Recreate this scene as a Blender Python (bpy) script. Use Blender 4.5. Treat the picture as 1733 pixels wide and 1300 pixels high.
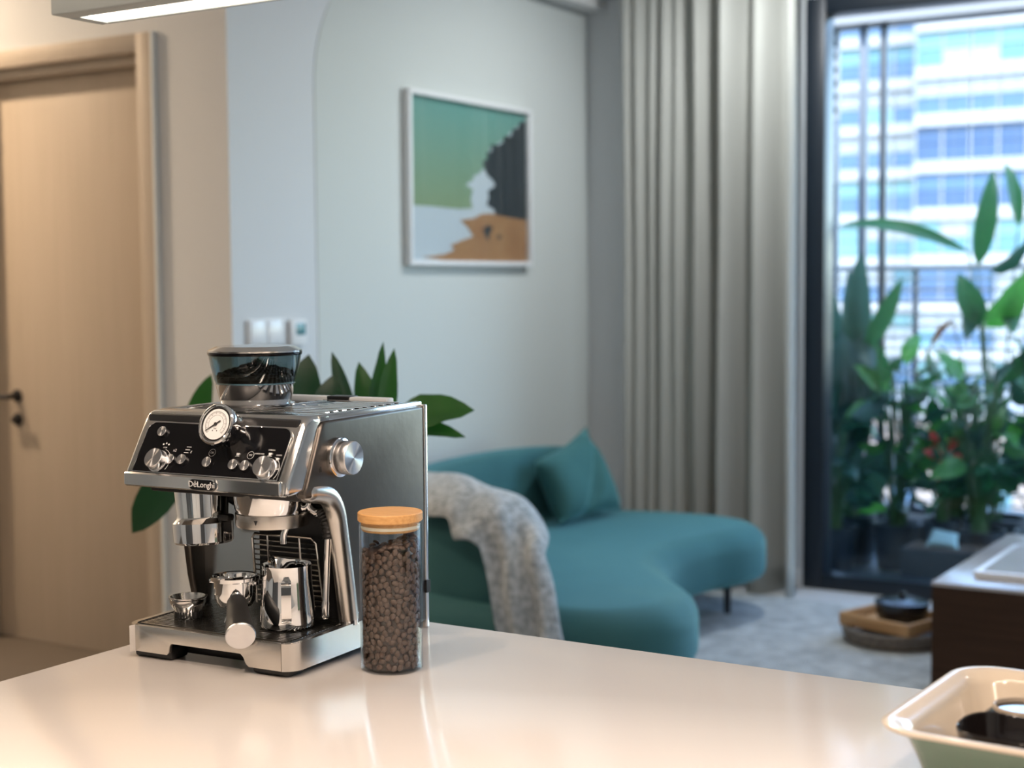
import bpy, bmesh, math, random
from mathutils import Vector, Matrix, Quaternion
PI = math.pi
rad = math.radians
for o in list(bpy.data.objects):
    bpy.data.objects.remove(o, do_unlink=True)
scn = bpy.context.scene
COL = scn.collection

# ------------------------------------------------------------------ camera
# z = 0 is the countertop, the floor lies 0.90 m below it, the camera 0.61 m above it
F_PX, CX, CY = 2503.0, 866.5, 650.0
yaw, pitch, roll = rad(31.5), math.atan(170 / F_PX), math.atan(0.0075)
fw = Vector((-math.sin(yaw) * math.cos(pitch), math.cos(yaw) * math.cos(pitch), -math.sin(pitch)))
rt = Vector((math.cos(yaw), math.sin(yaw), 0))
up = rt.cross(fw)
rt2 = rt * math.cos(roll) - up * math.sin(roll)
up2 = rt * math.sin(roll) + up * math.cos(roll)
cam_d = bpy.data.cameras.new('camera')
cam = bpy.data.objects.new('camera', cam_d)
COL.objects.link(cam)
cam.matrix_world = Matrix(((rt2.x, up2.x, -fw.x, 0), (rt2.y, up2.y, -fw.y, 0), (rt2.z, up2.z, -fw.z, 0.61), (0, 0, 0, 1)))
cam_d.sensor_width = 36
cam_d.lens = 36 * F_PX / 1733
cam_d.clip_end = 500
cam_d.dof.use_dof = True
cam_d.dof.focus_distance = 2.42
cam_d.dof.aperture_fstop = 3.0
scn.camera = cam

# ------------------------------------------------------------------ world, sun, exposure
scn.view_settings.view_transform = 'Standard'
scn.view_settings.look = 'None'
scn.view_settings.exposure = 0.0
scn.view_settings.gamma = 1.0
scn.view_settings.use_curve_mapping = False
w = bpy.data.worlds.new('sky')
scn.world = w
w.use_nodes = True
nt = w.node_tree
nt.nodes.clear()
sky = nt.nodes.new('ShaderNodeTexSky')
sky.sky_type = 'NISHITA'
sky.sun_disc = False
sky.sun_elevation = rad(48)
sky.sun_rotation = rad(160)
sky.air_density = 1.0
sky.dust_density = 1.0
bg = nt.nodes.new('ShaderNodeBackground')
bg.inputs['Strength'].default_value = 1.9
wo = nt.nodes.new('ShaderNodeOutputWorld')
nt.links.new(sky.outputs[0], bg.inputs[0])
nt.links.new(bg.outputs[0], wo.inputs[0])
sun_d = bpy.data.lights.new('sun', 'SUN')
sun_d.energy = 7.0
sun_d.angle = rad(0.6)
sun_d.color = (1.0, 0.96, 0.9)
sun = bpy.data.objects.new('sun', sun_d)
COL.objects.link(sun)
sun.rotation_euler = Vector((0.35, 1.0, -1.15)).to_track_quat('-Z', 'Y').to_euler()   # shines from behind the flat on to the facade opposite
pd = bpy.data.lights.new('window_portal', 'AREA')
pd.shape = 'RECTANGLE'; pd.size = 3.7; pd.size_y = 2.85
pd.cycles.is_portal = True
po = bpy.data.objects.new('window_portal', pd)
COL.objects.link(po)
po.location = (-0.68, 7.16, 0.53)
po.rotation_euler = (rad(-90), 0, 0)
P_PENDANT, P_KITCHEN, P_HALL, P_FILL = 6.6, 27.0, 76.0, 16.0
WARM, HALLC, NEUT = (1.0, 0.775, 0.61), (1.0, 0.74, 0.51), (0.95, 0.98, 1.0)

# ------------------------------------------------------------------ materials
MATS = {}
def mat(name, col, rough=0.5, metal=0.0, spec=0.5, noise=None, bump=None, emit=None, coat=0.0, trans=0.0, aniso=0.0, sheen=0.0, coord='Object'):
    """noise=(scale, colour2, stretch(xyz), detail)  bump=(scale, strength, stretch)"""
    m = bpy.data.materials.new(name)
    m.use_nodes = True
    n = m.node_tree.nodes; l = m.node_tree.links
    b = n['Principled BSDF']
    b.inputs['Base Color'].default_value = (*col, 1)
    b.inputs['Roughness'].default_value = rough
    b.inputs['Metallic'].default_value = metal
    b.inputs['Specular IOR Level'].default_value = spec
    b.inputs['Coat Weight'].default_value = coat
    b.inputs['Coat Roughness'].default_value = 0.06
    b.inputs['Anisotropic'].default_value = aniso
    if sheen:
        k = 1.0 / max(max(col), 0.05); b.inputs['Sheen Tint'].default_value = (min(1, 0.25 + col[0] * k * 0.75), min(1, 0.25 + col[1] * k * 0.75), min(1, 0.25 + col[2] * k * 0.75), 1)
        b.inputs['Sheen Weight'].default_value = sheen
        b.inputs['Sheen Roughness'].default_value = 0.4
    if emit:
        b.inputs['Emission Color'].default_value = (*emit[0], 1)
        b.inputs['Emission Strength'].default_value = emit[1]
    if noise or bump:
        tc = n.new('ShaderNodeTexCoord')
    if noise:
        mp = n.new('ShaderNodeMapping'); l.new(tc.outputs[coord], mp.inputs[0])
        mp.inputs['Scale'].default_value = noise[2] if len(noise) > 2 else (1, 1, 1)
        nz = n.new('ShaderNodeTexNoise'); l.new(mp.outputs[0], nz.inputs['Vector'])
        nz.inputs['Scale'].default_value = noise[0]
        nz.inputs['Detail'].default_value = noise[3] if len(noise) > 3 else 4
        rp = n.new('ShaderNodeValToRGB'); l.new(nz.outputs['Fac'], rp.inputs[0])
        rp.color_ramp.elements[0].position = 0.32; rp.color_ramp.elements[1].position = 0.68
        rp.color_ramp.elements[0].color = (*col, 1); rp.color_ramp.elements[1].color = (*noise[1], 1)
        l.new(rp.outputs[0], b.inputs['Base Color'])
    if bump:
        mp = n.new('ShaderNodeMapping'); l.new(tc.outputs[coord], mp.inputs[0])
        mp.inputs['Scale'].default_value = bump[2] if len(bump) > 2 else (1, 1, 1)
        nz = n.new('ShaderNodeTexNoise'); l.new(mp.outputs[0], nz.inputs['Vector'])
        nz.inputs['Scale'].default_value = bump[0]; nz.inputs['Detail'].default_value = 3
        bp = n.new('ShaderNodeBump'); bp.inputs['Strength'].default_value = bump[1]; bp.inputs['Distance'].default_value = 0.01
        l.new(nz.outputs['Fac'], bp.inputs['Height']); l.new(bp.outputs[0], b.inputs['Normal'])
    MATS[name] = m
    return m
def thin_glass(name, tint, ior=1.45, rough=0.0):
    m = bpy.data.materials.new(name); m.use_nodes = True
    n = m.node_tree.nodes; l = m.node_tree.links
    n.remove(n['Principled BSDF'])
    out = n['Material Output']
    lw = n.new('ShaderNodeLayerWeight'); lw.inputs[0].default_value = 0.5
    pw = n.new('ShaderNodeMath'); pw.operation = 'POWER'; pw.inputs[1].default_value = 5
    fr = n.new('ShaderNodeMapRange'); f0 = ((ior - 1) / (ior + 1)) ** 2
    fr.inputs[3].default_value = f0; fr.inputs[4].default_value = 1.0
    l.new(lw.outputs['Facing'], pw.inputs[0]); l.new(pw.outputs[0], fr.inputs[0])
    tr = n.new('ShaderNodeBsdfTransparent'); tr.inputs[0].default_value = (*tint, 1)
    gl = n.new('ShaderNodeBsdfGlossy'); gl.inputs['Roughness'].default_value = rough
    mx = n.new('ShaderNodeMixShader')
    l.new(fr.outputs[0], mx.inputs[0]); l.new(tr.outputs[0], mx.inputs[1]); l.new(gl.outputs[0], mx.inputs[2])
    l.new(mx.outputs[0], out.inputs[0])
    MATS[name] = m
    return m
def leaf_mat(name, c1, c2, transl=0.35, rough=0.4):
    m = mat(name, c1, rough, noise=(6, c2, (1, 1, 1), 3))
    n = m.node_tree.nodes; l = m.node_tree.links
    b = n['Principled BSDF']; out = n['Material Output']
    tl = n.new('ShaderNodeBsdfTranslucent'); tl.inputs[0].default_value = (c2[0] * 1.6, c2[1] * 1.8, c2[2] * 1.1, 1)
    mx = n.new('ShaderNodeMixShader'); mx.inputs[0].default_value = transl
    l.new(b.outputs[0], mx.inputs[1]); l.new(tl.outputs[0], mx.inputs[2]); l.new(mx.outputs[0], out.inputs[0])
    return m
def cloth_mat(name, c1, c2, transl, scale, stretch, bumps=None, rough=0.9):
    m = mat(name, c1, rough, spec=0.1, noise=(scale, c2, stretch, 5), bump=bumps)
    n = m.node_tree.nodes; l = m.node_tree.links
    b = n['Principled BSDF']; out = n['Material Output']
    tl = n.new('ShaderNodeBsdfTranslucent'); tl.inputs[0].default_value = (*c2, 1)
    mx = n.new('ShaderNodeMixShader'); mx.inputs[0].default_value = transl
    l.new(b.outputs[0], mx.inputs[1]); l.new(tl.outputs[0], mx.inputs[2]); l.new(mx.outputs[0], out.inputs[0])
    return m

mat('wall_white', (0.66, 0.69, 0.71), 0.7, spec=0.2, bump=(60, 0.03))
mat('wall_sage', (0.62, 0.66, 0.64), 0.75, spec=0.2, bump=(60, 0.03))
mat('ceiling_white', (0.80, 0.80, 0.79), 0.8, spec=0.2)
mat('quartz', (0.80, 0.76, 0.725), 0.13, spec=0.5, noise=(900, (0.84, 0.80, 0.765), (1, 1, 1), 2))
mat('cabinet_white', (0.72, 0.70, 0.67), 0.4)
mat('cabinet_dark', (0.085, 0.09, 0.095), 0.35)
mat('door_wood', (0.43, 0.365, 0.285), 0.5, spec=0.3, noise=(3.0, (0.46, 0.39, 0.31), (14, 14, 0.6), 5))
mat('door_frame', (0.46, 0.395, 0.315), 0.5, spec=0.3, noise=(3.0, (0.48, 0.415, 0.335), (14, 14, 0.6), 4))
mat('frame_edge', (0.70, 0.76, 0.78), 0.4)
mat('tile', (0.50, 0.52, 0.53), 0.35, noise=(3, (0.55, 0.57, 0.58)))
mat('rug', (0.33, 0.36, 0.365), 0.95, spec=0.05, noise=(14, (0.56, 0.60, 0.60), (1, 1, 1), 8), bump=(260, 0.9), sheen=0.3)
mat('hall_floor', (0.115, 0.095, 0.075), 0.55, noise=(2, (0.13, 0.108, 0.086)))
mat('black_metal', (0.012, 0.012, 0.014), 0.35, metal=0.0)
mat('navy_frame', (0.008, 0.014, 0.022), 0.4, metal=0.0, spec=0.4)
thin_glass('window_glass', (0.93, 0.97, 0.98), 1.4)
thin_glass('jar_glass', (0.93, 0.95, 0.96), 1.42)
thin_glass('smoked_glass', (0.58, 0.64, 0.64), 1.5)
thin_glass('picture_glass', (0.97, 0.98, 0.98), 1.75)
mat('chrome', (0.82, 0.82, 0.82), 0.05, metal=1.0)
mat('chrome_soft', (0.72, 0.71, 0.69), 0.16, metal=1.0)
mat('steel', (0.60, 0.57, 0.53), 0.27, metal=1.0, bump=(60, 0.04, (1, 40, 40)))
mat('steel_dark', (0.120, 0.108, 0.098), 0.36, metal=1.0, bump=(50, 0.03, (40, 1, 1)))
mat('mirror_steel', (0.50, 0.53, 0.54), 0.22, metal=1.0)
mat('turned_metal', (0.66, 0.66, 0.67), 0.25, metal=1.0, aniso=1.0)
tm = MATS['turned_metal']; tn = tm.node_tree.nodes.new('ShaderNodeTangent'); tn.direction_type = 'RADIAL'; tn.axis = 'Z'
tm.node_tree.links.new(tn.outputs[0], tm.node_tree.nodes['Principled BSDF'].inputs['Tangent'])
mat('gloss_black', (0.004, 0.004, 0.005), 0.12, spec=0.25)
mat('plastic_black', (0.012, 0.012, 0.013), 0.42)
mat('rubber', (0.010, 0.010, 0.010), 0.5)
mat('dial_white', (0.85, 0.85, 0.85), 0.4)
mat('print_white', (0.75, 0.75, 0.75), 0.5)
mat('print_grey', (0.35, 0.35, 0.35), 0.5)
mat('print_dark', (0.03, 0.03, 0.03), 0.5)
mat('bamboo', (0.58, 0.30, 0.10), 0.45, noise=(14, (0.70, 0.39, 0.15), (1, 18, 18), 4))
mat('seal', (0.78, 0.70, 0.55), 0.35)
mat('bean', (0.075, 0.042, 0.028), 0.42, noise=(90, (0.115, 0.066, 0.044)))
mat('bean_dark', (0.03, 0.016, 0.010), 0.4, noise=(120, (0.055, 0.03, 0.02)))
mat('velvet', (0.028, 0.105, 0.115), 0.75, spec=0.2, noise=(5, (0.034, 0.120, 0.130)), bump=(350, 0.1), sheen=0.4)
mat('velvet_pillow', (0.032, 0.115, 0.118), 0.8, spec=0.2, noise=(7, (0.04, 0.135, 0.138)), bump=(350, 0.1), sheen=0.4)
mat('throw', (0.25, 0.29, 0.315), 1.0, spec=0.05, noise=(38, (0.54, 0.60, 0.635), (1, 1, 1), 6), bump=(90, 1.0), sheen=0.5)
cloth_mat('curtain', (0.46, 0.465, 0.43), (0.56, 0.565, 0.525), 0.22, 2.5, (60, 60, 0.4), (180, 0.15, (8, 8, 1)))
mat('console_wood', (0.030, 0.016, 0.009), 0.6, spec=0.15, noise=(3, (0.045, 0.024, 0.014), (1, 1, 20)))
mat('console_top', (0.36, 0.34, 0.33), 0.18, noise=(3, (0.40, 0.38, 0.37)))
mat('tray_wood', (0.42, 0.24, 0.10), 0.45, noise=(6, (0.52, 0.31, 0.14), (1, 14, 14)))
mat('wicker', (0.10, 0.085, 0.07), 0.8, noise=(60, (0.22, 0.19, 0.16)))
mat('iron_black', (0.012, 0.012, 0.014), 0.22)
mat('white_gloss', (0.80, 0.82, 0.84), 0.2)
mat('white_satin', (0.80, 0.82, 0.83), 0.45)
mat('cream_glaze', (0.66, 0.575, 0.465), 0.16, coat=0.4)
mat('green_glaze', (0.11, 0.20, 0.145), 0.2, coat=0.4)
mat('black_glaze', (0.008, 0.006, 0.006), 0.06, coat=0.5)
mat('raw_clay', (0.42, 0.36, 0.29), 0.5)
leaf_mat('leaf_dark', (0.008, 0.040, 0.022), (0.014, 0.060, 0.024), 0.12)
leaf_mat('leaf_green', (0.012, 0.065, 0.014), (0.022, 0.10, 0.018), 0.18)
leaf_mat('leaf_brown', (0.16, 0.05, 0.02), (0.22, 0.08, 0.03), 0.2)
leaf_mat('balcony_leaf_dark', (0.010, 0.050, 0.042), (0.016, 0.068, 0.050), 0.2)
leaf_mat('balcony_leaf_mid', (0.016, 0.080, 0.042), (0.024, 0.11, 0.045), 0.25)
leaf_mat('balcony_leaf_light', (0.045, 0.17, 0.045), (0.065, 0.23, 0.05), 0.35)
leaf_mat('petal_red', (0.65, 0.04, 0.05), (0.8, 0.09, 0.09), 0.4)
mat('stem_green', (0.03, 0.10, 0.03), 0.5)
mat('stem_brown', (0.09, 0.05, 0.03), 0.7)
mat('pot_navy', (0.010, 0.022, 0.035), 0.45)
mat('pot_grey', (0.12, 0.14, 0.15), 0.6)
mat('soil', (0.03, 0.02, 0.013), 0.95)
mat('balcony_floor', (0.03, 0.05, 0.06), 0.4)
mat('balcony_white', (0.42, 0.42, 0.42), 0.5)
mat('ladder_white', (0.24, 0.25, 0.26), 0.5)
mat('rail_grey', (0.30, 0.32, 0.34), 0.45)
mat('post_grey', (0.10, 0.115, 0.14), 0.5)
mat('beam_grey', (0.20, 0.195, 0.19), 0.6)
mat('lamp_housing', (0.42, 0.47, 0.47), 0.4)
mat('post_dark', (0.022, 0.026, 0.034), 0.5)
mat('facade_white', (0.21, 0.22, 0.235), 0.7)
mat('facade_blue', (0.035, 0.075, 0.15), 0.6)
mat('podium', (0.15, 0.12, 0.115), 0.8, noise=(0.12, (0.18, 0.155, 0.145)))
mat('ground_far', (0.2, 0.19, 0.18), 0.9)
for i, c in enumerate([(0.055, 0.130, 0.170), (0.040, 0.085, 0.160), (0.080, 0.165, 0.185), (0.025, 0.055, 0.118), (0.17, 0.19, 0.21)]):
    mat('pane_%d' % i, c, 0.5, spec=0.3)
mat('lamp_white', (0.9, 0.88, 0.85), 0.4, emit=((1.0, 0.86, 0.72), 9.0))
mat('lamp_hot', (0.9, 0.88, 0.85), 0.4, emit=((1.0, 0.75, 0.5), 9.0))
mat('screen_blue', (0.06, 0.22, 0.26), 0.15)
mat('cushion_blue', (0.22, 0.36, 0.40), 0.9)
# artwork paints (the teal one fades to olive down the sheet as the print does)
m = mat('paint_teal', (0.13, 0.36, 0.31), 0.7)
n = m.node_tree.nodes; l = m.node_tree.links
tc = n.new('ShaderNodeTexCoord'); sp = n.new('ShaderNodeSeparateXYZ'); rp = n.new('ShaderNodeValToRGB')
l.new(tc.outputs['Object'], sp.inputs[0]); mr = n.new('ShaderNodeMapRange')
mr.inputs[1].default_value = 0.9; mr.inputs[2].default_value = 1.45
l.new(sp.outputs['Z'], mr.inputs[0]); l.new(mr.outputs[0], rp.inputs[0])
rp.color_ramp.elements[0].color = (0.30, 0.40, 0.21, 1); rp.color_ramp.elements[1].color = (0.17, 0.44, 0.40, 1)
l.new(rp.outputs[0], n['Principled BSDF'].inputs['Base Color'])
mat('paint_white', (0.66, 0.74, 0.80), 0.7)
mat('paint_navy', (0.018, 0.032, 0.045), 0.7)
mat('paint_ochre', (0.42, 0.20, 0.085), 0.7, noise=(6, (0.50, 0.27, 0.12)))

# ------------------------------------------------------------------ mesh helpers
class MB:
    def __init__(s):
        s.bm = bmesh.new()
    def merge(s, other):
        me = bpy.data.meshes.new('tmp'); other.to_mesh(me); other.free()
        s.bm.from_mesh(me); bpy.data.meshes.remove(me)
        return s
    def box(s, x0, x1, y0, y1, z0, z1, bev=0.0, seg=2, M=None):
        b = bmesh.new()
        bmesh.ops.create_cube(b, size=1)
        for v in b.verts:
            v.co = Vector(((x0 + x1) / 2 + v.co.x * (x1 - x0), (y0 + y1) / 2 + v.co.y * (y1 - y0), (z0 + z1) / 2 + v.co.z * (z1 - z0)))
        if bev:
            bmesh.ops.bevel(b, geom=b.edges[:], offset=bev, segments=seg, profile=0.5, affect='EDGES')
        if M is not None: b.transform(M)
        return s.merge(b)
    def lathe(s, prof, n=32, M=None, sx=1.0, sy=1.0):
        b = bmesh.new(); rings = []
        for r, z in prof:
            if r < 1e-6:
                rings.append([b.verts.new((0, 0, z))])
            else:
                rings.append([b.verts.new((r * sx * math.cos(2 * PI * k / n), r * sy * math.sin(2 * PI * k / n), z)) for k in range(n)])
        for a, c in zip(rings, rings[1:]):
            if len(a) == 1 and len(c) == 1: continue
            for k in range(n):
                k2 = (k + 1) % n
                if len(a) == 1: b.faces.new((a[0], c[k2], c[k]))
                elif len(c) == 1: b.faces.new((a[k], a[k2], c[0]))
                else: b.faces.new((a[k], a[k2], c[k2], c[k]))
        bmesh.ops.recalc_face_normals(b, faces=b.faces[:])
        if M is not None: b.transform(M)
        return s.merge(b)
    def tube(s, pts, r, n=8, cap=True, M=None):
        pts = [Vector(p) for p in pts]
        rs = r if isinstance(r, (list, tuple)) else [r] * len(pts)
        b = bmesh.new(); rings = []
        t0 = (pts[1] - pts[0]).normalized()
        nrm = t0.orthogonal().normalized()
        for i, p in enumerate(pts):
            t = (pts[min(i + 1, len(pts) - 1)] - pts[max(i - 1, 0)]).normalized()
            nrm = (nrm - t * nrm.dot(t)).normalized(); bi = t.cross(nrm)
            rings.append([b.verts.new(p + (nrm * math.cos(2 * PI * k / n) + bi * math.sin(2 * PI * k / n)) * rs[i]) for k in range(n)])
        for a, c in zip(rings, rings[1:]):
            for k in range(n): b.faces.new((a[k], a[(k + 1) % n], c[(k + 1) % n], c[k]))
        if cap: b.faces.new(rings[0][::-1]); b.faces.new(rings[-1])
        bmesh.ops.recalc_face_normals(b, faces=b.faces[:])
        if M is not None: b.transform(M)
        return s.merge(b)
    def prism(s, poly, t0, t1, fn=None, bev=0.0, seg=3, M=None):
        """poly of 2D points extruded along the third axis; fn(a,b,t)->xyz"""
        fn = fn or (lambda a, c, t: (a, c, t))
        b = bmesh.new()
        A = [b.verts.new(fn(p[0], p[1], t0)) for p in poly]; B = [b.verts.new(fn(p[0], p[1], t1)) for p in poly]
        n = len(poly)
        fa = b.faces.new(A[::-1]); fb = b.faces.new(B)
        for k in range(n): b.faces.new((A[k], A[(k + 1) % n], B[(k + 1) % n], B[k]))
        bmesh.ops.recalc_face_normals(b, faces=b.faces[:])
        if bev:
            eds = set(fa.edges[:]) | set(fb.edges[:])
            bmesh.ops.bevel(b, geom=list(eds), offset=bev, segments=seg, profile=0.5, affect='EDGES', clamp_overlap=True)
        bmesh.ops.triangulate(b, faces=[f for f in b.faces if len(f.verts) > 4])
        if M is not None: b.transform(M)
        return s.merge(b)
    def strip(s, path, thick, z0, z1):
        """wall of given thickness along a 2D path (thickness goes to the left of the path)"""
        P = [Vector(p) for p in path]; inn = []
        for i, p in enumerate(P):
            t = (P[min(i + 1, len(P) - 1)] - P[max(i - 1, 0)]).normalized()
            inn.append(p + Vector((-t.y, t.x)) * thick)
        b = bmesh.new(); R = []
        for p, q in zip(P, inn):
            R.append([b.verts.new((p.x, p.y, z0)), b.verts.new((p.x, p.y, z1)), b.verts.new((q.x, q.y, z1)), b.verts.new((q.x, q.y, z0))])
        for a, c in zip(R, R[1:]):
            for k in range(4): b.faces.new((a[k], a[(k + 1) % 4], c[(k + 1) % 4], c[k]))
        b.faces.new(R[0]); b.faces.new(R[-1][::-1])
        bmesh.ops.recalc_face_normals(b, faces=b.faces[:])
        return s.merge(b)
    def grid(s, fn, nu, nv, closed_u=False):
        b = s.bm
        V = [[b.verts.new(fn(i / nu, j / nv)) for j in range(nv + 1)] for i in range(nu + (0 if closed_u else 1))]
        m = len(V)
        for i in range(nu):
            for j in range(nv):
                b.faces.new((V[i][j], V[(i + 1) % m][j], V[(i + 1) % m][j + 1], V[i][j + 1]))
        return s
    def mesh(s, name, mt, scale=1.0, ang=35, smooth=True):
        if scale != 1.0:
            bmesh.ops.scale(s.bm, vec=(scale,) * 3, verts=s.bm.verts[:])
        me = bpy.data.meshes.new(name)
        s.bm.to_mesh(me); s.bm.free()
        me.materials.append(MATS[mt] if isinstance(mt, str) else mt)
        if smooth:
            me.polygons.foreach_set('use_smooth', [True] * len(me.polygons))
            me.set_sharp_from_angle(angle=rad(ang))
        return me
    def build(s, name, mt, parent=None, scale=1.0, ang=35, smooth=True, loc=None):
        return link(name, s.mesh(name, mt, scale, ang, smooth), parent, loc)
def link(name, me, parent=None, loc=None, mw=None):
    o = bpy.data.objects.new(name, me); COL.objects.link(o)
    if parent: o.parent = parent
    if loc is not None: o.location = loc
    if mw is not None: o.matrix_basis = mw
    return o
def tag(o, label=None, cat=None, group=None, kind=None):
    if label: o['label'] = label
    if cat: o['category'] = cat
    if group: o['group'] = group
    if kind: o['kind'] = kind
    return o
def empty(name, loc, rz=0.0):
    o = bpy.data.objects.new(name, None); COL.objects.link(o)
    o.empty_display_size = 0.05
    o.location = loc; o.rotation_euler = (0, 0, rz)
    return o
def rrect(x0, x1, y0, y1, r, n=6, corners=(1, 1, 1, 1)):
    pts = []
    for (cx, cy, a, on) in ((x1 - r, y1 - r, 0, corners[2]), (x0 + r, y1 - r, 90, corners[3]), (x0 + r, y0 + r, 180, corners[0]), (x1 - r, y0 + r, 270, corners[1])):
        if on:
            for k in range(n + 1):
                t = rad(a + 90 * k / n); pts.append((cx + r * math.cos(t), cy + r * math.sin(t)))
        else:
            t = rad(a + 45); pts.append((cx + r * (1 if math.cos(t) > 0 else -1), cy + r * (1 if math.sin(t) > 0 else -1)))
    return pts
def catmull(P, n, closed=False):
    P = [Vector(p) for p in P]; m = len(P); out = []
    segs = m if closed else m - 1
    for i in range(segs):
        if closed: p0, p1, p2, p3 = P[(i - 1) % m], P[i], P[(i + 1) % m], P[(i + 2) % m]
        else: p0, p1, p2, p3 = P[max(i - 1, 0)], P[i], P[i + 1], P[min(i + 2, m - 1)]
        for k in range(n):
            t = k / n
            out.append(0.5 * ((2 * p1) + (p2 - p0) * t + (2 * p0 - 5 * p1 + 4 * p2 - p3) * t * t + (3 * p1 - p0 - 3 * p2 + p3) * t ** 3))
    if not closed: out.append(P[-1])
    return out
def axis_m(loc, z, x=None):
    z = Vector(z).normalized()
    x = Vector(x) if x is not None else z.orthogonal()
    x = (x - z * x.dot(z)).normalized(); y = z.cross(x)
    return Matrix(((x.x, y.x, z.x, loc[0]), (x.y, y.y, z.y, loc[1]), (x.z, y.z, z.z, loc[2]), (0, 0, 0, 1)))
def text_bm(body, size, depth, M, mb, align='CENTER'):
    c = bpy.data.curves.new('txt', 'FONT'); c.body = body; c.size = size; c.extrude = depth
    c.align_x = align; c.align_y = 'CENTER'; c.resolution_u = 3
    o = bpy.data.objects.new('txt', c); COL.objects.link(o)
    dg = bpy.context.evaluated_depsgraph_get(); dg.update()
    me = bpy.data.meshes.new_from_object(o.evaluated_get(dg))
    b = bmesh.new(); b.from_mesh(me); b.transform(M)
    bpy.data.objects.remove(o); bpy.data.curves.remove(c); bpy.data.meshes.remove(me)
    return mb.merge(b)

FL = -0.90            # floor
CEIL = 2.30
XP, YW, YD = -3.765, 6.92, 4.154   # picture wall, window wall, door wall

# ================================================================== the setting
def struct(name, mb, mt, label=None, smooth=False):
    o = mb.build(name, mt, smooth=smooth); o['kind'] = 'structure'
    if label: o['label'] = label
    return o
struct('floor', MB().box(-6.8, 3.6, -2.4, 7.1, FL - 0.1, FL), 'tile')
struct('ceiling', MB().box(-6.8, 3.6, -2.4, 7.1, CEIL, CEIL + 0.15), 'ceiling_white')
wl = struct('wall_left', MB().box(XP - 0.2, XP, YD + 0.2, 7.1, FL, CEIL), 'wall_white', 'white wall with the framed print')
# painted field with a rounded upper corner, a skin of paint and plaster on the white wall
fld = [(4.655, FL + 0.1)] + [(4.655 + 0.6 - 0.6 * math.cos(rad(a)), 1.40 + 0.6 * math.sin(rad(a))) for a in range(0, 91, 6)] + [(YW, 2.019), (YW, FL + 0.1)]
o = MB().prism(fld, XP - 0.01, XP + 0.003, lambda a, b, t: (t, a, b)).build('painted_field', 'wall_sage', wl, smooth=False)
o['label'] = 'grey green painted field with a rounded corner'
struct('trim_1', MB().box(XP, XP + 0.11, YD + 0.0, YW, 2.02, CEIL), 'ceiling_white', 'white bulkhead above the picture wall')
struct('floor_hall', MB().box(-6.8, -1.95, -2.3, YD + 0.2, FL, FL + 0.004), 'hall_floor', 'taupe hall floor')
# door wall: two pieces and a lintel around the doorway
mb = MB(); mb.box(-4.13, XP, YD, YD + 0.2, FL, CEIL); mb.box(-6.8, -5.30, YD, YD + 0.2, FL, CEIL); mb.box(-5.30, -4.13, YD, YD + 0.2, 1.575, CEIL)
struct('wall_door', mb, 'wall_white')
struct('wall_hall', MB().box(-6.9, -6.7, -2.4, YD + 0.2, FL, CEIL), 'wall_white')
struct('wall_right', MB().box(3.5, 3.7, -2.4, 7.1, FL, CEIL), 'wall_white')
struct('wall_front', MB().box(-6.8, 3.6, -2.5, -2.3, FL, CEIL), 'wall_white')
mb = MB(); mb.box(XP - 0.2, -2.56, YW, YW + 0.18, FL, CEIL); mb.box(1.2, 3.6, YW, YW + 0.18, FL, CEIL); mb.box(-2.56, 1.2, YW, YW + 0.18, 1.97, CEIL)
struct('wall_back', mb, 'wall_white')
struct('baseboard_back', MB().box(XP, -2.57, YW - 0.014, YW, FL, FL + 0.09, 0.003), 'white_satin')
struct('baseboard_left', MB().box(XP, XP + 0.014, YD + 0.0, YW, FL, FL + 0.09, 0.003), 'white_satin')

# door
d1 = empty('door_1', (-4.67, YD, FL)); d1['kind'] = 'structure'; d1['label'] = 'beige wood grain door with black handle'
def dl(mb): 
    bmesh.ops.translate(mb.bm, vec=-Vector(d1.location), verts=mb.bm.verts[:]); return mb
dl(MB().box(-5.219, -4.211, YD + 0.09, YD + 0.13, FL + 0.005, 1.470, 0.002)).build('door_leaf', 'door_wood', d1)
mb = MB(); mb.box(-4.21, -4.13, YD - 0.02, YD + 0.14, FL, 1.575, 0.003); mb.box(-5.30, -5.22, YD - 0.02, YD + 0.14, FL, 1.575, 0.003)
mb.box(-5.22, -4.21, YD - 0.02, YD + 0.14, 1.505, 1.575, 0.003)
dl(mb).build('door_frame', 'door_frame', d1)
dl(MB().box(-5.22, -4.21, YD + 0.035, YD + 0.15, 1.468, 1.506)).build('door_stop', 'door_frame', d1)
dl(MB().box(-4.130, -4.118, YD - 0.024, YD, FL, 1.575)).build('edge_trim', 'frame_edge', d1)
hm = MB()
hm.lathe([(0, 0), (0.027, 0), (0.027, 0.008), (0.012, 0.01), (0.011, 0.05), (0, 0.05)], 20, axis_m((-5.062, YD + 0.09, 0.15), (0, -1, 0)))
hm.tube([(-5.062, YD + 0.025, 0.15), (-5.05, YD + 0.02, 0.15), (-5.025, YD + 0.02, 0.152)], 0.011, 10)
hm.tube([(-5.062, YD + 0.025, 0.15), (-5.1, YD + 0.02, 0.15), (-5.125, YD + 0.02, 0.15)], 0.011, 10)
dl(hm).build('door_handle', 'black_metal', d1)
dl(MB().lathe([(0, 0), (0.027, 0), (0.027, 0.008), (0.014, 0.01), (0.013, 0.03), (0, 0.03)], 20, axis_m((-5.062, YD + 0.09, 0.05), (0, -1, 0)))).build('door_lock', 'black_metal', d1)

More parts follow.
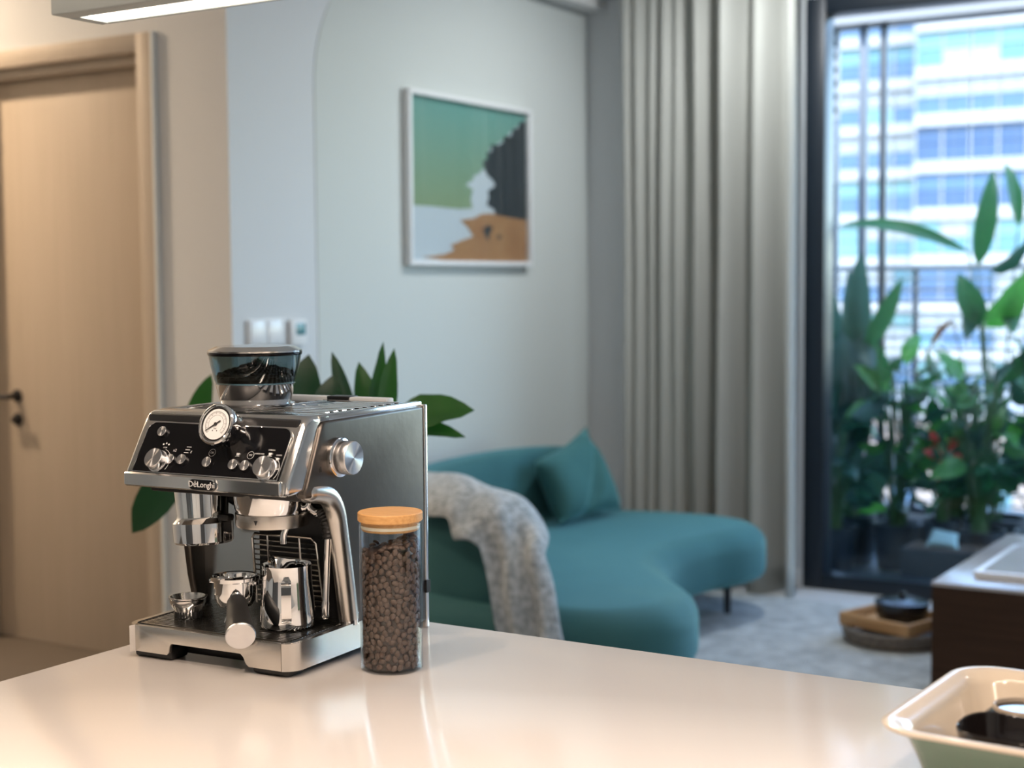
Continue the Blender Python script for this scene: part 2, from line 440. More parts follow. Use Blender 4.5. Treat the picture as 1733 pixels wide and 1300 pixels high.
# sliding window
w1 = empty('window_1', (-0.68, YW, FL)); w1['kind'] = 'structure'; w1['label'] = 'dark framed sliding glass door to the balcony'
def wl_(mb):
    bmesh.ops.translate(mb.bm, vec=-Vector(w1.location), verts=mb.bm.verts[:]); return mb
mb = MB(); mb.box(-2.56, -2.46, YW - 0.01, YW + 0.12, FL, 1.97, 0.004); mb.box(1.1, 1.2, YW - 0.01, YW + 0.12, FL, 1.97, 0.004)
mb.box(-2.46, 1.1, YW - 0.01, YW + 0.12, 1.885, 1.97, 0.004); mb.box(-2.46, 1.1, YW - 0.01, YW + 0.12, FL, FL + 0.075, 0.004)
mb.box(-0.72, -0.62, YW + 0.01, YW + 0.10, FL + 0.07, 1.89, 0.004)
wl_(mb).build('window_frame', 'navy_frame', w1)
wl_(MB().box(-2.47, -0.7, YW + 0.045, YW + 0.052, FL + 0.07, 1.89)).build('glass_pane', 'window_glass', w1)
wl_(MB().box(-0.64, 1.11, YW + 0.07, YW + 0.077, FL + 0.07, 1.89)).build('glass_pane', 'window_glass', w1)

# ================================================================== kitchen island
isl = empty('kitchen_island', (-0.3, 1.7, FL)); tag(isl, 'white kitchen island below the pale countertop', 'island')
o = MB().box(-1.80, 1.2, 1.1, 2.12, FL + 0.1, -0.04); bmesh.ops.translate(o.bm, vec=-Vector(isl.location), verts=o.bm.verts[:]); o.build('body', 'cabinet_white', isl, smooth=False)
o = MB().box(-1.74, 1.14, 1.16, 2.06, FL, FL + 0.1); bmesh.ops.translate(o.bm, vec=-Vector(isl.location), verts=o.bm.verts[:]); o.build('plinth', 'cabinet_dark', isl, smooth=False)
tag(MB().box(-1.862, 1.3, 0.95, 2.175, -0.04, 0.0, 0.003).build('countertop', 'quartz'), 'glossy cream white countertop carrying the coffee machine', 'countertop')
# cupboards added behind the camera, unseen, for dark and pale reflections in the chrome
for i, (x0, x1, mt) in enumerate([(-3.4, -1.6, 'cabinet_dark'), (-1.6, 0.6, 'cabinet_white'), (0.6, 2.2, 'cabinet_dark')]):
    c = empty('kitchen_cabinet', ((x0 + x1) / 2, -1.99, FL)); h = (x1 - x0) / 2
    tag(c, ['dark tall kitchen cabinet on the hall side behind the viewer', 'white tall kitchen cabinet in the middle behind the viewer', 'dark tall kitchen cabinet on the right behind the viewer'][i], 'cabinet', 'kitchen cabinets behind the viewer')
    MB().box(-h, h, -0.3, 0.28, 0, 2.3).build('body', mt, c, smooth=False)
    for s in (-1, 1):
        dd = MB().box(min(0.005 * s, h * s), max(0.005 * s, h * s), 0.281, 0.30, 0.08, 2.29, 0.002).build('door', mt, c)
        MB().tube([(0.06 * s, 0.32, 1.0), (0.06 * s, 0.32, 1.4)], 0.008).build('handle', 'steel', dd)

# pendant and ceiling lights, with added fill lights over the living room
def area(name, parent, loc, size, power, col, sy=None, rot=(0, 0, 0)):
    d = bpy.data.lights.new(name, 'AREA'); d.energy = power; d.color = col
    if sy: d.shape = 'RECTANGLE'; d.size = size; d.size_y = sy
    else: d.shape = 'DISK'; d.size = size
    o = bpy.data.objects.new(name, d); COL.objects.link(o); o.parent = parent; o.location = loc; o.rotation_euler = rot
    return o
pl = empty('pendant_lamp', (-0.75, 1.527, 0.992)); tag(pl, 'long slim grey pendant lamp glowing above the island', 'lamp')
mb = MB(); mb.box(-0.905, 0.9, -0.062, -0.026, 0.0, 0.055, 0.002); mb.box(-0.905, 0.9, 0.026, 0.034, 0.0, 0.055, 0.002); mb.box(-0.905, -0.885, -0.026, 0.026, 0.0, 0.055); mb.box(0.885, 0.9, -0.026, 0.026, 0.0, 0.055); mb.box(-0.89, 0.89, -0.03, 0.03, 0.02, 0.055)
mb.build('housing', 'lamp_housing', pl)
MB().box(-0.884, 0.884, -0.025, 0.025, 0.004, 0.018).build('diffuser', 'lamp_white', pl)
for xx in (-0.6, 0.6): MB().tube([(xx, 0, 0.05), (xx, 0, CEIL - 0.992)], 0.002, 6).build('cable', 'black_metal', pl)
area('lamp_light', pl, (0, 0, -0.004), 1.76, P_PENDANT, WARM, 0.05)
def downlight(x, y, power, col, label, mt='lamp_white'):
    d = empty('downlight', (x, y, CEIL)); tag(d, label, 'light', 'recessed ceiling downlights')
    MB().lathe([(0.055, 0), (0.07, 0), (0.07, -0.006), (0.055, -0.006), (0.05, 0.0)], 24).build('ring', 'white_satin', d)
    MB().lathe([(0, -0.002), (0.052, -0.002), (0.052, 0), (0, 0)], 24).build('diffuser', mt, d)
    area('lamp_light', d, (0, 0, -0.01), 0.11, power, col)
downlight(-1.6, 0.3, P_KITCHEN, WARM, 'round ceiling downlight over the kitchen aisle, hall end')
downlight(-0.2, 0.3, P_KITCHEN, WARM, 'round ceiling downlight over the kitchen aisle, middle')
downlight(1.2, 0.6, P_KITCHEN, WARM, 'round ceiling downlight over the kitchen aisle, right end')
downlight(-5.95, 3.40, P_HALL, HALLC, 'warm round ceiling downlight in front of the beige door', 'lamp_hot')
downlight(-5.6, 1.6, P_HALL * 0.4, HALLC, 'warm round ceiling downlight in the hall', 'lamp_hot')
downlight(-2.35, 6.0, P_FILL * 2.3, NEUT, 'round ceiling downlight over the sofa by the curtain')  # this and the next two are unseen lamps added to brighten the room
downlight(-1.4, 4.6, P_FILL * 0.35, NEUT, 'round ceiling downlight between the island and the sofa')
downlight(0.8, 5.4, P_FILL * 0.6, NEUT, 'round ceiling downlight over the living room, right side')

# ================================================================== espresso machine
K = 0.924                                  # machine drawn in a 0.365-wide local frame, scaled to size
TH = rad(3.2)
MO = Vector((-1.956 * K, 1.862 * K, 0.0))
MR = Matrix.Translation(MO) @ Matrix.Rotation(TH, 4, 'Z')
def mw(x, y, z): return MR @ Vector((x * K, y * K, z * K))
em = empty('espresso_machine', MO, TH)
tag(em, 'chrome and black espresso machine with pressure gauge and bean hopper', 'coffee machine')
def part(mb, name, mt, parent=None, ang=35, label=None, kind=None, smooth=True):
    o = mb.build(name, mt, parent or em, K, ang, smooth)
    if label: o['label'] = label
    if kind: o['kind'] = kind
    return o
YZ = lambda a, b, t: (t, a, b)
XZ = lambda a, b, t: (a, t, b)
# --- base and drip tray
mb = MB(); mb.box(0.012, 0.353, 0.05, 0.425, 0.004, 0.05, 0.006); mb.box(0.012, 0.098, 0.010, 0.055, 0.0, 0.022, 0.005); mb.box(0.276, 0.353, 0.010, 0.055, 0.0, 0.022, 0.005)
part(mb, 'base', 'plastic_black')
for (x, y) in ((0.04, 0.03), (0.325, 0.03), (0.04, 0.40), (0.325, 0.40)):
    part(MB().lathe([(0, 0), (0.016, 0), (0.018, 0.006), (0, 0.006)], 16, Matrix.Translation((x, y, 0))), 'foot', 'rubber')
notch = [(0.020, 0.012), (0.094, 0.012), (0.099, 0.016), (0.101, 0.028), (0.106, 0.033), (0.258, 0.033), (0.264, 0.028), (0.270, 0.016), (0.276, 0.012), (0.3445, 0.012), (0.3445, 0.059), (0.020, 0.059)]
part(MB().prism(notch, 0.0, 0.010, XZ, 0.0012, 2), 'tray_front', 'steel', label='brushed steel drip tray front')
arcR = [(0.3460, 0.0)] + [(0.338 + 0.030 * math.sin(rad(a)), 0.030 - 0.030 * math.cos(rad(a))) for a in range(20, 91, 10)] + [(0.368, 0.08), (0.368, 0.215)]
part(MB().strip(arcR, 0.010, 0.012, 0.059), 'tray_side', 'steel')
arcL = [(0.000, 0.215), (0.000, 0.03)] + [(0.026 - 0.026 * math.cos(rad(a)), 0.028 - 0.028 * math.sin(rad(a))) for a in range(10, 81, 10)] + [(0.0188, 0.0005)]
part(MB().strip(arcL, 0.010, 0.012, 0.059), 'tray_side', 'chrome_soft')
part(MB().prism(rrect(0.009, 0.358, 0.008, 0.215, 0.02), 0.040, 0.0525), 'drip_tray', 'plastic_black')
mb = MB()
for k in range(22): mb.box(0.022, 0.345, 0.016 + k * 0.0085, 0.0195 + k * 0.0085, 0.0535, 0.0600)
for xx in (0.022, 0.120, 0.235, 0.342): mb.box(xx, xx + 0.004, 0.014, 0.20, 0.0510, 0.0570)
part(mb, 'drip_grid', 'chrome_soft', label='fine parallel bars of the drip grid', kind='stuff', smooth=False)
part(MB().prism(rrect(0.012, 0.355, 0.010, 0.212, 0.02), 0.0525, 0.0535), 'grid_plate', 'plastic_black')
# --- body
part(MB().box(0.018, 0.347, 0.205, 0.425, 0.03, 0.432, 0.004), 'body', 'plastic_black')
side = [(0.052, 0.318), (0.094, 0.414), (0.100, 0.422), (0.108, 0.426), (0.425, 0.428), (0.428, 0.425), (0.430, 0.012), (0.212, 0.012), (0.180, 0.062), (0.166, 0.119)]
side += [(0.146, 0.255), (0.139, 0.275), (0.124, 0.289), (0.100, 0.296), (0.05, 0.299), (0.046, 0.306)]
part(MB().prism(side, 0.345, 0.3665, YZ, 0.006, 4), 'side_panel', 'steel_dark', label='brushed dark steel side panel')
part(MB().prism(side, 0.000, 0.018, YZ, 0.005, 4), 'side_panel', 'steel_dark', label='brushed dark steel side panel')
# rolled steel column that runs under the head and down to the tray, right side
col = catmull([(0.350, 0.052, 0.308), (0.3525, 0.095, 0.304), (0.3535, 0.130, 0.292), (0.353, 0.151, 0.264), (0.353, 0.160, 0.225), (0.353, 0.174, 0.150), (0.353, 0.188, 0.066)], 6)
part(MB().tube(col, [0.008 + 0.0105 * min(1, k / 3) for k in range(len(col))], 20), 'column', 'steel', label='bright brushed steel column')
part(MB().lathe([(0, 0), (0.018, 0), (0.0175, 0.02), (0.016, 0.022), (0, 0.022)], 20, Matrix.Translation((0.353, 0.190, 0.056))), 'column_foot', 'chrome')
part(MB().tube([(0.006, 0.17, 0.30), (0.006, 0.185, 0.20), (0.006, 0.196, 0.058)], 0.008, 12), 'column', 'chrome_soft')
part(MB().box(0.002, 0.368, 0.4285, 0.440, 0.0, 0.431, 0.003), 'back_edge', 'chrome_soft', label='pale steel strip along the back edge')
part(MB().box(0.362, 0.370, 0.427, 0.4405, 0.068, 0.092), 'back_clip', 'plastic_black')
# recess: polished plate left, black plate right
part(MB().prism([(0.010, 0.058), (0.150, 0.058), (0.150, 0.225), (0.010, 0.285)], 0.199, 0.206, XZ, 0.001, 1), 'splash_plate', 'mirror_steel', label='polished steel back plate')
part(MB().box(0.150, 0.347, 0.197, 0.207, 0.05, 0.30), 'back_plate', 'plastic_black')
# --- head
hx0, hx1 = 0.004, 0.361
head = [(0.012, 0.306), (0.000, 0.312), (0.0035, 0.334), (0.056, 0.421), (0.064, 0.431), (0.076, 0.437), (0.112, 0.437), (0.056, 0.306)]
part(MB().prism(head, hx0, hx1, YZ, 0.010, 5), 'head_bezel', 'chrome_soft', label='polished steel surround of the control panel')
part(MB().box(0.016, 0.349, 0.055, 0.215, 0.292, 0.432, 0.004), 'head_core', 'plastic_black')
part(MB().prism([(-0.0055, 0.3115), (-0.0015, 0.3085), (0.008, 0.308), (0.008, 0.334), (-0.003, 0.334), (-0.0055, 0.331)], 0.010, 0.352, YZ, 0.003, 2), 'head_lip', 'chrome_soft', label='polished steel lip with the badge')
# control panel frame: s runs up the slope
SD = Vector((0, 0.517, 0.856)); NP = Vector((0, -0.856, 0.517)); P0 = Vector((0, 0, 0.334))
def pp(x, s, off=0.0): return Vector((x, 0, 0)) + P0 + SD * s + NP * off
pn = rrect(0.026, 0.343, 0.001, 0.0975, 0.018, 8, (0, 0, 1, 1))
part(MB().prism(pn, -0.005, 0.0012, lambda a, b, t: pp(a, b, t), 0.0004, 1), 'control_panel', 'gloss_black', label='glossy black control panel')
rim = MB()
ring = [pp(a, b, 0.0012) for a, b in rrect(0.026, 0.343, 0.001, 0.0975, 0.018, 8, (0, 0, 1, 1))]
rim.tube(ring + [ring[0]], 0.0011, 6)
part(rim, 'panel_rim', 'chrome')
def kpart(mb, name, mt, M, parent=None, ang=30):
    """a turned part that keeps its own axis, so that its brushing runs round it"""
    o = mb.build(name, mt, parent or em, K, ang)
    o.matrix_basis = Matrix.Translation(M.translation * K) @ M.to_3x3().to_4x4()
    return o
def on_panel(x, s, off=0.0): return axis_m(pp(x, s, off), NP, (1, 0, 0))
def knob_prof(r, h): return [(0, 0), (r, 0), (r, h * 0.9), (r * 0.95, h), (0, h)]
for (x, s) in ((0.0645, 0.078), (0.104, 0.026), (0.130, 0.027), (0.1875, 0.025), (0.2445, 0.0236), (0.270, 0.0229)):
    kpart(MB().lathe(knob_prof(0.0096, 0.006), 28), 'button', 'turned_metal', on_panel(x, s, 0.001))
for (x, s) in ((0.078, 0.0215), (0.316, 0.0195)):
    kpart(MB().lathe([(0, 0), (0.0205, 0), (0.0205, 0.003), (0.0185, 0.004), (0.0185, 0.0165), (0.0175, 0.018), (0, 0.018)], 36), 'dial_knob', 'turned_metal', on_panel(x, s, 0.001))
# printed marks
mb = MB()
text_bm('x2', 0.0075, 0.0001, on_panel(0.1055, 0.0445, 0.0014), mb)
for k in range(3):
    mb.box(-0.005, 0.005, -0.0006, 0.0006, 0, 0.0002, M=on_panel(0.1335 + k * -0.0012 + 0.001, 0.0525 - k * 0.0055, 0.0014))
text_bm('g', 0.007, 0.0001, on_panel(0.1425, 0.0445, 0.0014), mb)
text_bm('OK', 0.0055, 0.0001, on_panel(0.189, 0.0443, 0.0014), mb)
text_bm('MY', 0.0050, 0.0001, on_panel(0.2722, 0.0440, 0.0014), mb)
for (x, s) in ((0.189, 0.0443), (0.2722, 0.0440)):
    mb.tube([pp(x + 0.0068 * math.cos(2 * PI * k / 24), s + 0.0068 * math.sin(2 * PI * k / 24), 0.0015) for k in range(25)], 0.0003, 4)
def cup(x, s, sc):
    mb.prism([(-0.004 * sc, 0.003 * sc), (-0.003 * sc, -0.002 * sc), (0.002 * sc, -0.002 * sc), (0.003 * sc, 0.003 * sc)], 0, 0.0002, M=on_panel(x, s, 0.0014))
    mb.box(-0.005 * sc, 0.004 * sc, -0.0036 * sc, -0.003 * sc, 0, 0.0002, M=on_panel(x, s, 0.0014))
    mb.tube([pp(x + 0.003 * sc, s + 0.0024 * sc, 0.0015), pp(x + 0.0052 * sc, s + 0.0015 * sc, 0.0015), pp(x + 0.003 * sc, s - 0.001 * sc, 0.0015)], 0.0003, 4)
cup(0.2455, 0.0437, 1.0); cup(0.3125, 0.0475, 1.0); cup(0.3305, 0.0395, 0.9)
for (t, x, s) in (('ESPRESSO', 0.313, 0.0555), ('COFFEE', 0.331, 0.0470), ('AMERICANO', 0.290, 0.0475), ('HOT WATER', 0.330, 0.0215), ('DOSE', 0.0815, 0.0490)):
    text_bm(t, 0.0034, 0.0001, on_panel(x, s, 0.0014), mb)
for (cx, cs, a0, a1) in ((0.078, 0.0215, -35, 75), (0.316, 0.0195, -40, 70)):
    mb.tube([pp(cx + 0.0245 * math.cos(rad(a0 + (a1 - a0) * k / 14)), cs + 0.0245 * math.sin(rad(a0 + (a1 - a0) * k / 14)), 0.0015) for k in range(15)], 0.0004, 4)
for k, (dx, ds) in enumerate(((-0.006, 0.0), (0, 0.002), (0.006, 0.0))):
    mb.lathe([(0, 0), (0.0017, 0), (0.0017, 0.0002), (0, 0.0002)], 10, on_panel(0.0815 + dx, 0.055 + ds, 0.0014))
part(mb, 'panel_print', 'print_white', label='small white symbols and words printed on the panel', kind='stuff', smooth=False)
# badge
bz = (0.191, -0.0058, 0.3205)
BM = axis_m(bz, (0, -1, 0), (1, 0, 0))
bd = part(MB().prism(rrect(-0.0315, 0.0315, -0.0105, 0.0105, 0.0104, 8), 0, 0.002, bev=0.0008, seg=2, M=BM), 'badge', 'chrome', label='chrome rimmed black maker badge')
part(MB().prism(rrect(-0.0295, 0.0255, -0.0088, 0.0088, 0.0087, 8), 0.0018, 0.0026, M=BM), 'badge_field', 'gloss_black', bd)
part(text_bm('D\u0113Longhi', 0.0142, 0.0003, axis_m((0.1888, -0.0087, 0.3205), (0, -1, 0), (1, 0, 0)), MB()), 'lettering', 'print_white', bd, smooth=False)
# --- pressure gauge
GA = Vector((0, -0.93, 0.36)).normalized()
GC = Vector((0.214, 0.004, 0.4245))
GM = axis_m(GC, GA, (1, 0, 0))
ga = part(MB().lathe([(0, -0.07), (0.028, -0.07), (0.030, -0.03), (0.033, -0.014), (0.0365, -0.010), (0.0375, -0.004), (0.0365, 0.002), (0.034, 0.004), (0.0315, 0.003), (0.0305, 0.0), (0, 0.0)], 48, GM), 'gauge', 'chrome', label='round chrome pressure gauge')
part(MB().lathe([(0, 0), (0.0300, 0), (0.0300, 0.0006), (0, 0.0006)], 40, GM), 'dial_ring', 'plastic_black', ga)
part(MB().lathe([(0, 0), (0.0272, 0), (0.0272, 0.0012), (0, 0.0012)], 40, GM), 'dial_face', 'dial_white', ga)
mb = MB()
for k in range(45):
    a = rad(225 - 270 * k / 44); r0 = 0.0195 if k % 4 else 0.0180
    mb.box(r0, 0.0222, -0.00018 if k % 4 else -0.0003, 0.00018 if k % 4 else 0.0003, 0.0012, 0.0014, M=GM @ Matrix.Rotation(a, 4, 'Z'))
for rr in (0.0224, 0.0160):
    mb.tube([GM @ Vector((rr * math.cos(rad(-45 + 270 * k / 40)), rr * math.sin(rad(-45 + 270 * k / 40)), 0.0013)) for k in range(41)], 0.00025, 4)
text_bm('bar', 0.005, 0.0001, GM @ Matrix.Translation((0, -0.0075, 0.0013)), mb)
for sx in (-0.0045, 0.0045): mb.lathe([(0, 0), (0.0012, 0), (0.0012, 0.0002), (0, 0.0002)], 8, GM @ Matrix.Translation((sx, -0.0115, 0.0012)))
part(mb, 'dial_print', 'print_dark', ga, smooth=False)
nd = MB(); NM = GM @ Matrix.Rotation(rad(213), 4, 'Z')
nd.prism([(-0.011, -0.0013), (0.004, -0.0012), (0.0235, -0.0003), (0.0235, 0.0003), (0.004, 0.0012), (-0.011, 0.0013)], 0.0022, 0.0028, M=NM)
nd.lathe([(0, 0.0012), (0.003, 0.0012), (0.003, 0.0035), (0, 0.0035)], 14, NM)
part(nd, 'needle', 'print_dark', ga)
# --- side dial
SK = axis_m((0.3655, 0.142, 0.361), (1, 0, 0), (0, 0, 1))
sk = part(MB().lathe([(0, 0), (0.0345, 0), (0.0355, 0.004), (0.0345, 0.009), (0.031, 0.011), (0, 0.011)], 44, SK), 'steam_knob', 'chrome', label='chrome steam dial on the side')
kpart(MB().lathe([(0, 0.010), (0.0295, 0.010), (0.0295, 0.034), (0.0285, 0.036), (0, 0.036)], 44), 'knob_cap', 'turned_metal', SK, sk)
part(MB().tube([(0.367, 0.092, 0.350), (0.367, 0.088, 0.346), (0.367, 0.089, 0.340), (0.367, 0.093, 0.341), (0.367, 0.092, 0.350)], 0.0006, 4), 'drop_mark', 'print_dark', sk)
# --- top: warming tray
part(MB().box(0.006, 0.359, 0.100, 0.428, 0.426, 0.4315, 0.002), 'top_plate', 'chrome_soft')
mb = MB(); mb.box(0.347, 0.362, 0.10, 0.430, 0.424, 0.4375, 0.003); mb.box(0.003, 0.018, 0.10, 0.430, 0.424, 0.4375, 0.003); mb.box(0.003, 0.362, 0.100, 0.128, 0.424, 0.4372, 0.003)
part(mb, 'top_rim', 'chrome_soft')
part(MB().box(0.165, 0.347, 0.130, 0.400, 0.4312, 0.4322), 'warmer_recess', 'plastic_black')  # black sheet laid under the bars as the shade between them
mb = MB()
for k in range(10): mb.box(0.170, 0.345, 0.138 + k * 0.0262, 0.151 + k * 0.0262, 0.431, 0.4385, 0.001, 1)
part(mb, 'cup_warmer_bars', 'chrome', label='parallel bars of the cup warmer', kind='stuff')
tk = part(MB().box(0.006, 0.300, 0.400, 0.428, 0.430, 0.4425, 0.003), 'tank_lid', 'white_satin', label='pale lid of the water tank')
part(MB().box(0.165, 0.215, 0.396, 0.430, 0.4375, 0.4440, 0.001), 'lid_grip', 'plastic_black', tk)
# --- hopper
HX, HY = 0.080, 0.283
HM = Matrix.Translation((HX, HY, 0))
part(MB().lathe([(0.058, 0.4315), (0.074, 0.4315), (0.074, 0.4365), (0.062, 0.4365)], 44, HM), 'hopper_collar', 'chrome')
part(MB().lathe([(0.0, 0.432), (0.060, 0.432), (0.0665, 0.438), (0.0755, 0.474), (0.0735, 0.474), (0.0, 0.470)], 48, HM), 'hopper_base', 'chrome', label='chrome hopper base')
part(MB().lathe([(0.0745, 0.474), (0.0775, 0.482), (0.0840, 0.508), (0.0880, 0.532), (0.0865, 0.532), (0.0825, 0.508), (0.0760, 0.482), (0.0735, 0.476)], 48, HM), 'hopper_bowl', 'smoked_glass', label='smoked clear hopper bowl')
part(MB().lathe([(0.0820, 0.5285), (0.0885, 0.5285), (0.0895, 0.531), (0.0895, 0.5345), (0.0820, 0.5345), (0.0820, 0.5285)], 48, HM), 'hopper_seal', 'gloss_black')
lid = MB()
lid.lathe([(0.0, 0.5345), (0.0890, 0.5345), (0.0895, 0.5375), (0.0870, 0.5390), (0.073, 0.5455), (0.0, 0.5465)], 48, HM)
part(lid, 'hopper_lid', 'chrome_soft', label='flat steel hopper lid', ang=12)
# --- grinder outlet
OM = axis_m((0.096, 0.105, 0.196), (-0.06, 0.03, 1.0))
part(MB().lathe([(0, 0.004), (0.046, 0.004), (0.050, 0), (0.0535, 0.004), (0.0545, 0.03), (0.0545, 0.038), (0.047, 0.046), (0.046, 0.05), (0.050, 0.115), (0, 0.115)], 48, OM), 'grinder_outlet', 'chrome', label='chrome grinder outlet')
part(MB().box(0.135, 0.160, 0.095, 0.115, 0.240, 0.252, 0.004), 'tamper_link', 'plastic_black')
# --- brew group
QM = Matrix.Translation((0.236, 0.125, 0))
part(MB().lathe([(0, 0.233), (0.040, 0.233), (0.056, 0.236), (0.0645, 0.236), (0.0655, 0.240), (0.0655, 0.259), (0.063, 0.261), (0, 0.261)], 48, QM), 'group_ring', 'steel', label='brushed steel group ring')
part(MB().lathe([(0.0635, 0.260), (0.0665, 0.268), (0.070, 0.296), (0.070, 0.302), (0, 0.302)], 48, QM), 'group_head', 'chrome')
part(MB().prism([(-0.0035, 0.004), (0.0035, 0.004), (0, -0.004)], 0, 0.0006, M=axis_m(Vector((0.236, 0.125, 0.248)) + Vector((0.20, -0.98, 0)) * 0.0655, (0.20, -0.98, 0), (0.98, 0.20, 0))), 'lock_mark', 'print_dark')
part(MB().tube(catmull([(0.292, 0.115, 0.300), (0.292, 0.113, 0.262), (0.289, 0.110, 0.248), (0.281, 0.105, 0.235), (0.277, 0.103, 0.222), (0.277, 0.103, 0.208)], 5), [0.0085] * 8 + [0.0062] * 18, 14), 'water_spout', 'chrome')
# --- steam wand
part(MB().tube(catmull([(0.296, 0.15, 0.296), (0.300, 0.15, 0.270), (0.312, 0.15, 0.260), (0.322, 0.15, 0.260), (0.330, 0.148, 0.262)], 5), 0.0085, 14), 'wand_joint', 'chrome')
rub = catmull([(0.324, 0.149, 0.263), (0.333, 0.147, 0.252), (0.339, 0.146, 0.235), (0.341, 0.146, 0.215)], 10)
part(MB().tube(rub, [0.0088 + (0.0016 if k % 3 == 0 else 0.0) for k in range(len(rub))], 14), 'wand_sleeve', 'rubber', ang=60)
part(MB().tube([(0.341, 0.146, 0.217), (0.337, 0.147, 0.170), (0.332, 0.149, 0.105), (0.331, 0.149, 0.100), (0.330, 0.149, 0.075), (0.330, 0.149, 0.071)], [0.0062, 0.0062, 0.0062, 0.0078, 0.0078, 0.006], 16), 'steam_wand', 'chrome_soft', label='slim steel steam wand')
# --- cup rack in the recess
mb = MB()
fr = [(0.148, 0.190, 0.075), (0.142, 0.186, 0.196), (0.148, 0.185, 0.204), (0.276, 0.185, 0.204), (0.286, 0.186, 0.196), (0.300, 0.190, 0.075)]
mb.tube(fr, 0.0026, 8)
for k in range(13):
    z = 0.080 + k * 0.0094
    mb.tube([(0.146 - (z - 0.075) * 0.03, 0.190, z), (0.297 - (z - 0.075) * 0.09, 0.190, z)], 0.0017, 6)
for xx in (0.178, 0.250): mb.tube([(xx + 0.006, 0.186, 0.075), (xx, 0.184, 0.203)], 0.0020, 6)
part(mb, 'cup_rack', 'chrome_soft', label='wire rack standing in the recess')

# --- loose pieces on the drip tray
tz = 0.0602
pf = empty('portafilter', mw(0.182, 0.084, tz), TH); tag(pf, 'chrome portafilter with black handle lying on the drip grid', 'portafilter')
def lpart(mb, name, mt, par, ang=35, label=None):
    o = mb.build(name, mt, par, K, ang)
    if label: o['label'] = label
    return o
lpart(MB().lathe([(0.0, 0.030), (0.020, 0.030), (0.030, 0.034), (0.0355, 0.044), (0.0370, 0.060), (0.0375, 0.078), (0.0420, 0.080), (0.0425, 0.086), (0.0395, 0.0875), (0.0365, 0.086), (0.0345, 0.080), (0.033, 0.045), (0, 0.040)], 44), 'bowl', 'chrome', pf)
for a in (150, 330): lpart(MB().box(0.036, 0.047, -0.010, 0.010, 0.072, 0.080, 0.002, M=Matrix.Rotation(rad(a + 40), 4, 'Z')), 'locking_lug', 'chrome', pf)
mb = MB(); mb.tube([(0, 0, 0.034), (0, 0, 0.018)], 0.010, 14); mb.tube([(-0.016, -0.004, 0.001), (-0.012, -0.003, 0.012), (0, 0, 0.02), (0.012, 0.003, 0.012), (0.016, 0.004, 0.001)], 0.0065, 12)
lpart(mb, 'spout', 'chrome', pf)
hd = Vector((0.103, -0.114, -0.057)).normalized(); h0 = Vector((0, 0, 0.065)) + hd * 0.034
lpart(MB().tube([h0, h0 + hd * 0.016], [0.012, 0.012], 20), 'neck', 'chrome', pf)
lpart(MB().tube([h0 + hd * 0.012, h0 + hd * 0.018, h0 + hd * 0.055, h0 + hd * 0.100, h0 + hd * 0.117], [0.015, 0.0175, 0.0200, 0.0245, 0.0255], 28), 'handle', 'rubber', pf, 60, 'black tapered grip')
kpart(MB().lathe([(0, 0), (0.0255, 0), (0.0258, 0.003), (0.0245, 0.005), (0, 0.005)], 40), 'end_cap', 'turned_metal', axis_m(h0 + hd * 0.1175, hd), pf)
# filter basket
fb = empty('filter_basket', mw(0.070, 0.088, tz), TH); tag(fb, 'small steel filter basket standing alone on the drip grid', 'filter')
lpart(MB().lathe([(0.0215, 0.0), (0.023, 0.0), (0.0245, 0.013), (0.0290, 0.022), (0.0325, 0.028), (0.0325, 0.034), (0.0350, 0.037), (0.0350, 0.0385), (0.0315, 0.0385), (0.0300, 0.033), (0.0225, 0.014), (0.020, 0.004), (0, 0.004), (0, 0.002), (0.020, 0.002)], 40), 'shell', 'chrome_soft', fb)
mb = MB()
for k in range(26):
    a = 2 * PI * k / 26; mb.box(0.0232, 0.0252, -0.0012, 0.0012, 0.001, 0.0125, M=Matrix.Rotation(a, 4, 'Z'))
lpart(mb, 'slots', 'plastic_black', fb)
# milk jug
jg = empty('milk_jug', mw(0.274, 0.114, tz), TH); tag(jg, 'polished steel milk jug below the steam wand', 'jug')
jb = MB()
prof = [(0.0, 0.0), (0.046, 0.0), (0.0500, 0.003), (0.0505, 0.010), (0.0470, 0.045), (0.0440, 0.080), (0.0435, 0.104), (0.0445, 0.110), (0.0435, 0.110), (0.0425, 0.104), (0.0430, 0.080), (0.0455, 0.045), (0.0490, 0.010), (0.0, 0.004)]
jb.lathe(prof, 48)
sa = rad(150)
for v in jb.bm.verts:                      # pouring lip pulled out at the rim
    if v.co.z > 0.085:
        a = math.atan2(v.co.y, v.co.x) - sa; a = (a + PI) % (2 * PI) - PI
        k = max(0, 1 - abs(a) / 0.5) * (v.co.z - 0.085) / 0.025
        v.co.x += math.cos(sa) * 0.012 * k; v.co.y += math.sin(sa) * 0.012 * k; v.co.z += 0.004 * k
lpart(jb, 'jug_body', 'chrome', jg)
ha = Vector((0.58, -0.81, 0)); hp = Vector((0.81, 0.58, 0))
path = catmull([ha * 0.0435 + Vector((0, 0, 0.086)), ha * 0.066 + Vector((0, 0, 0.088)), ha * 0.074 + Vector((0, 0, 0.078)), ha * 0.074 + Vector((0, 0, 0.030)), ha * 0.068 + Vector((0, 0, 0.020)), ha * 0.048 + Vector((0, 0, 0.022))], 6)
b = MB(); rows = []
for i, p in enumerate(path):
    t = (path[min(i + 1, len(path) - 1)] - path[max(i - 1, 0)]).normalized(); nn = hp.cross(t).normalized()
    rows.append([b.bm.verts.new(p + hp * a * 0.0085 + nn * c * 0.0012) for a, c in ((-1, -1), (1, -1), (1, 1), (-1, 1))])
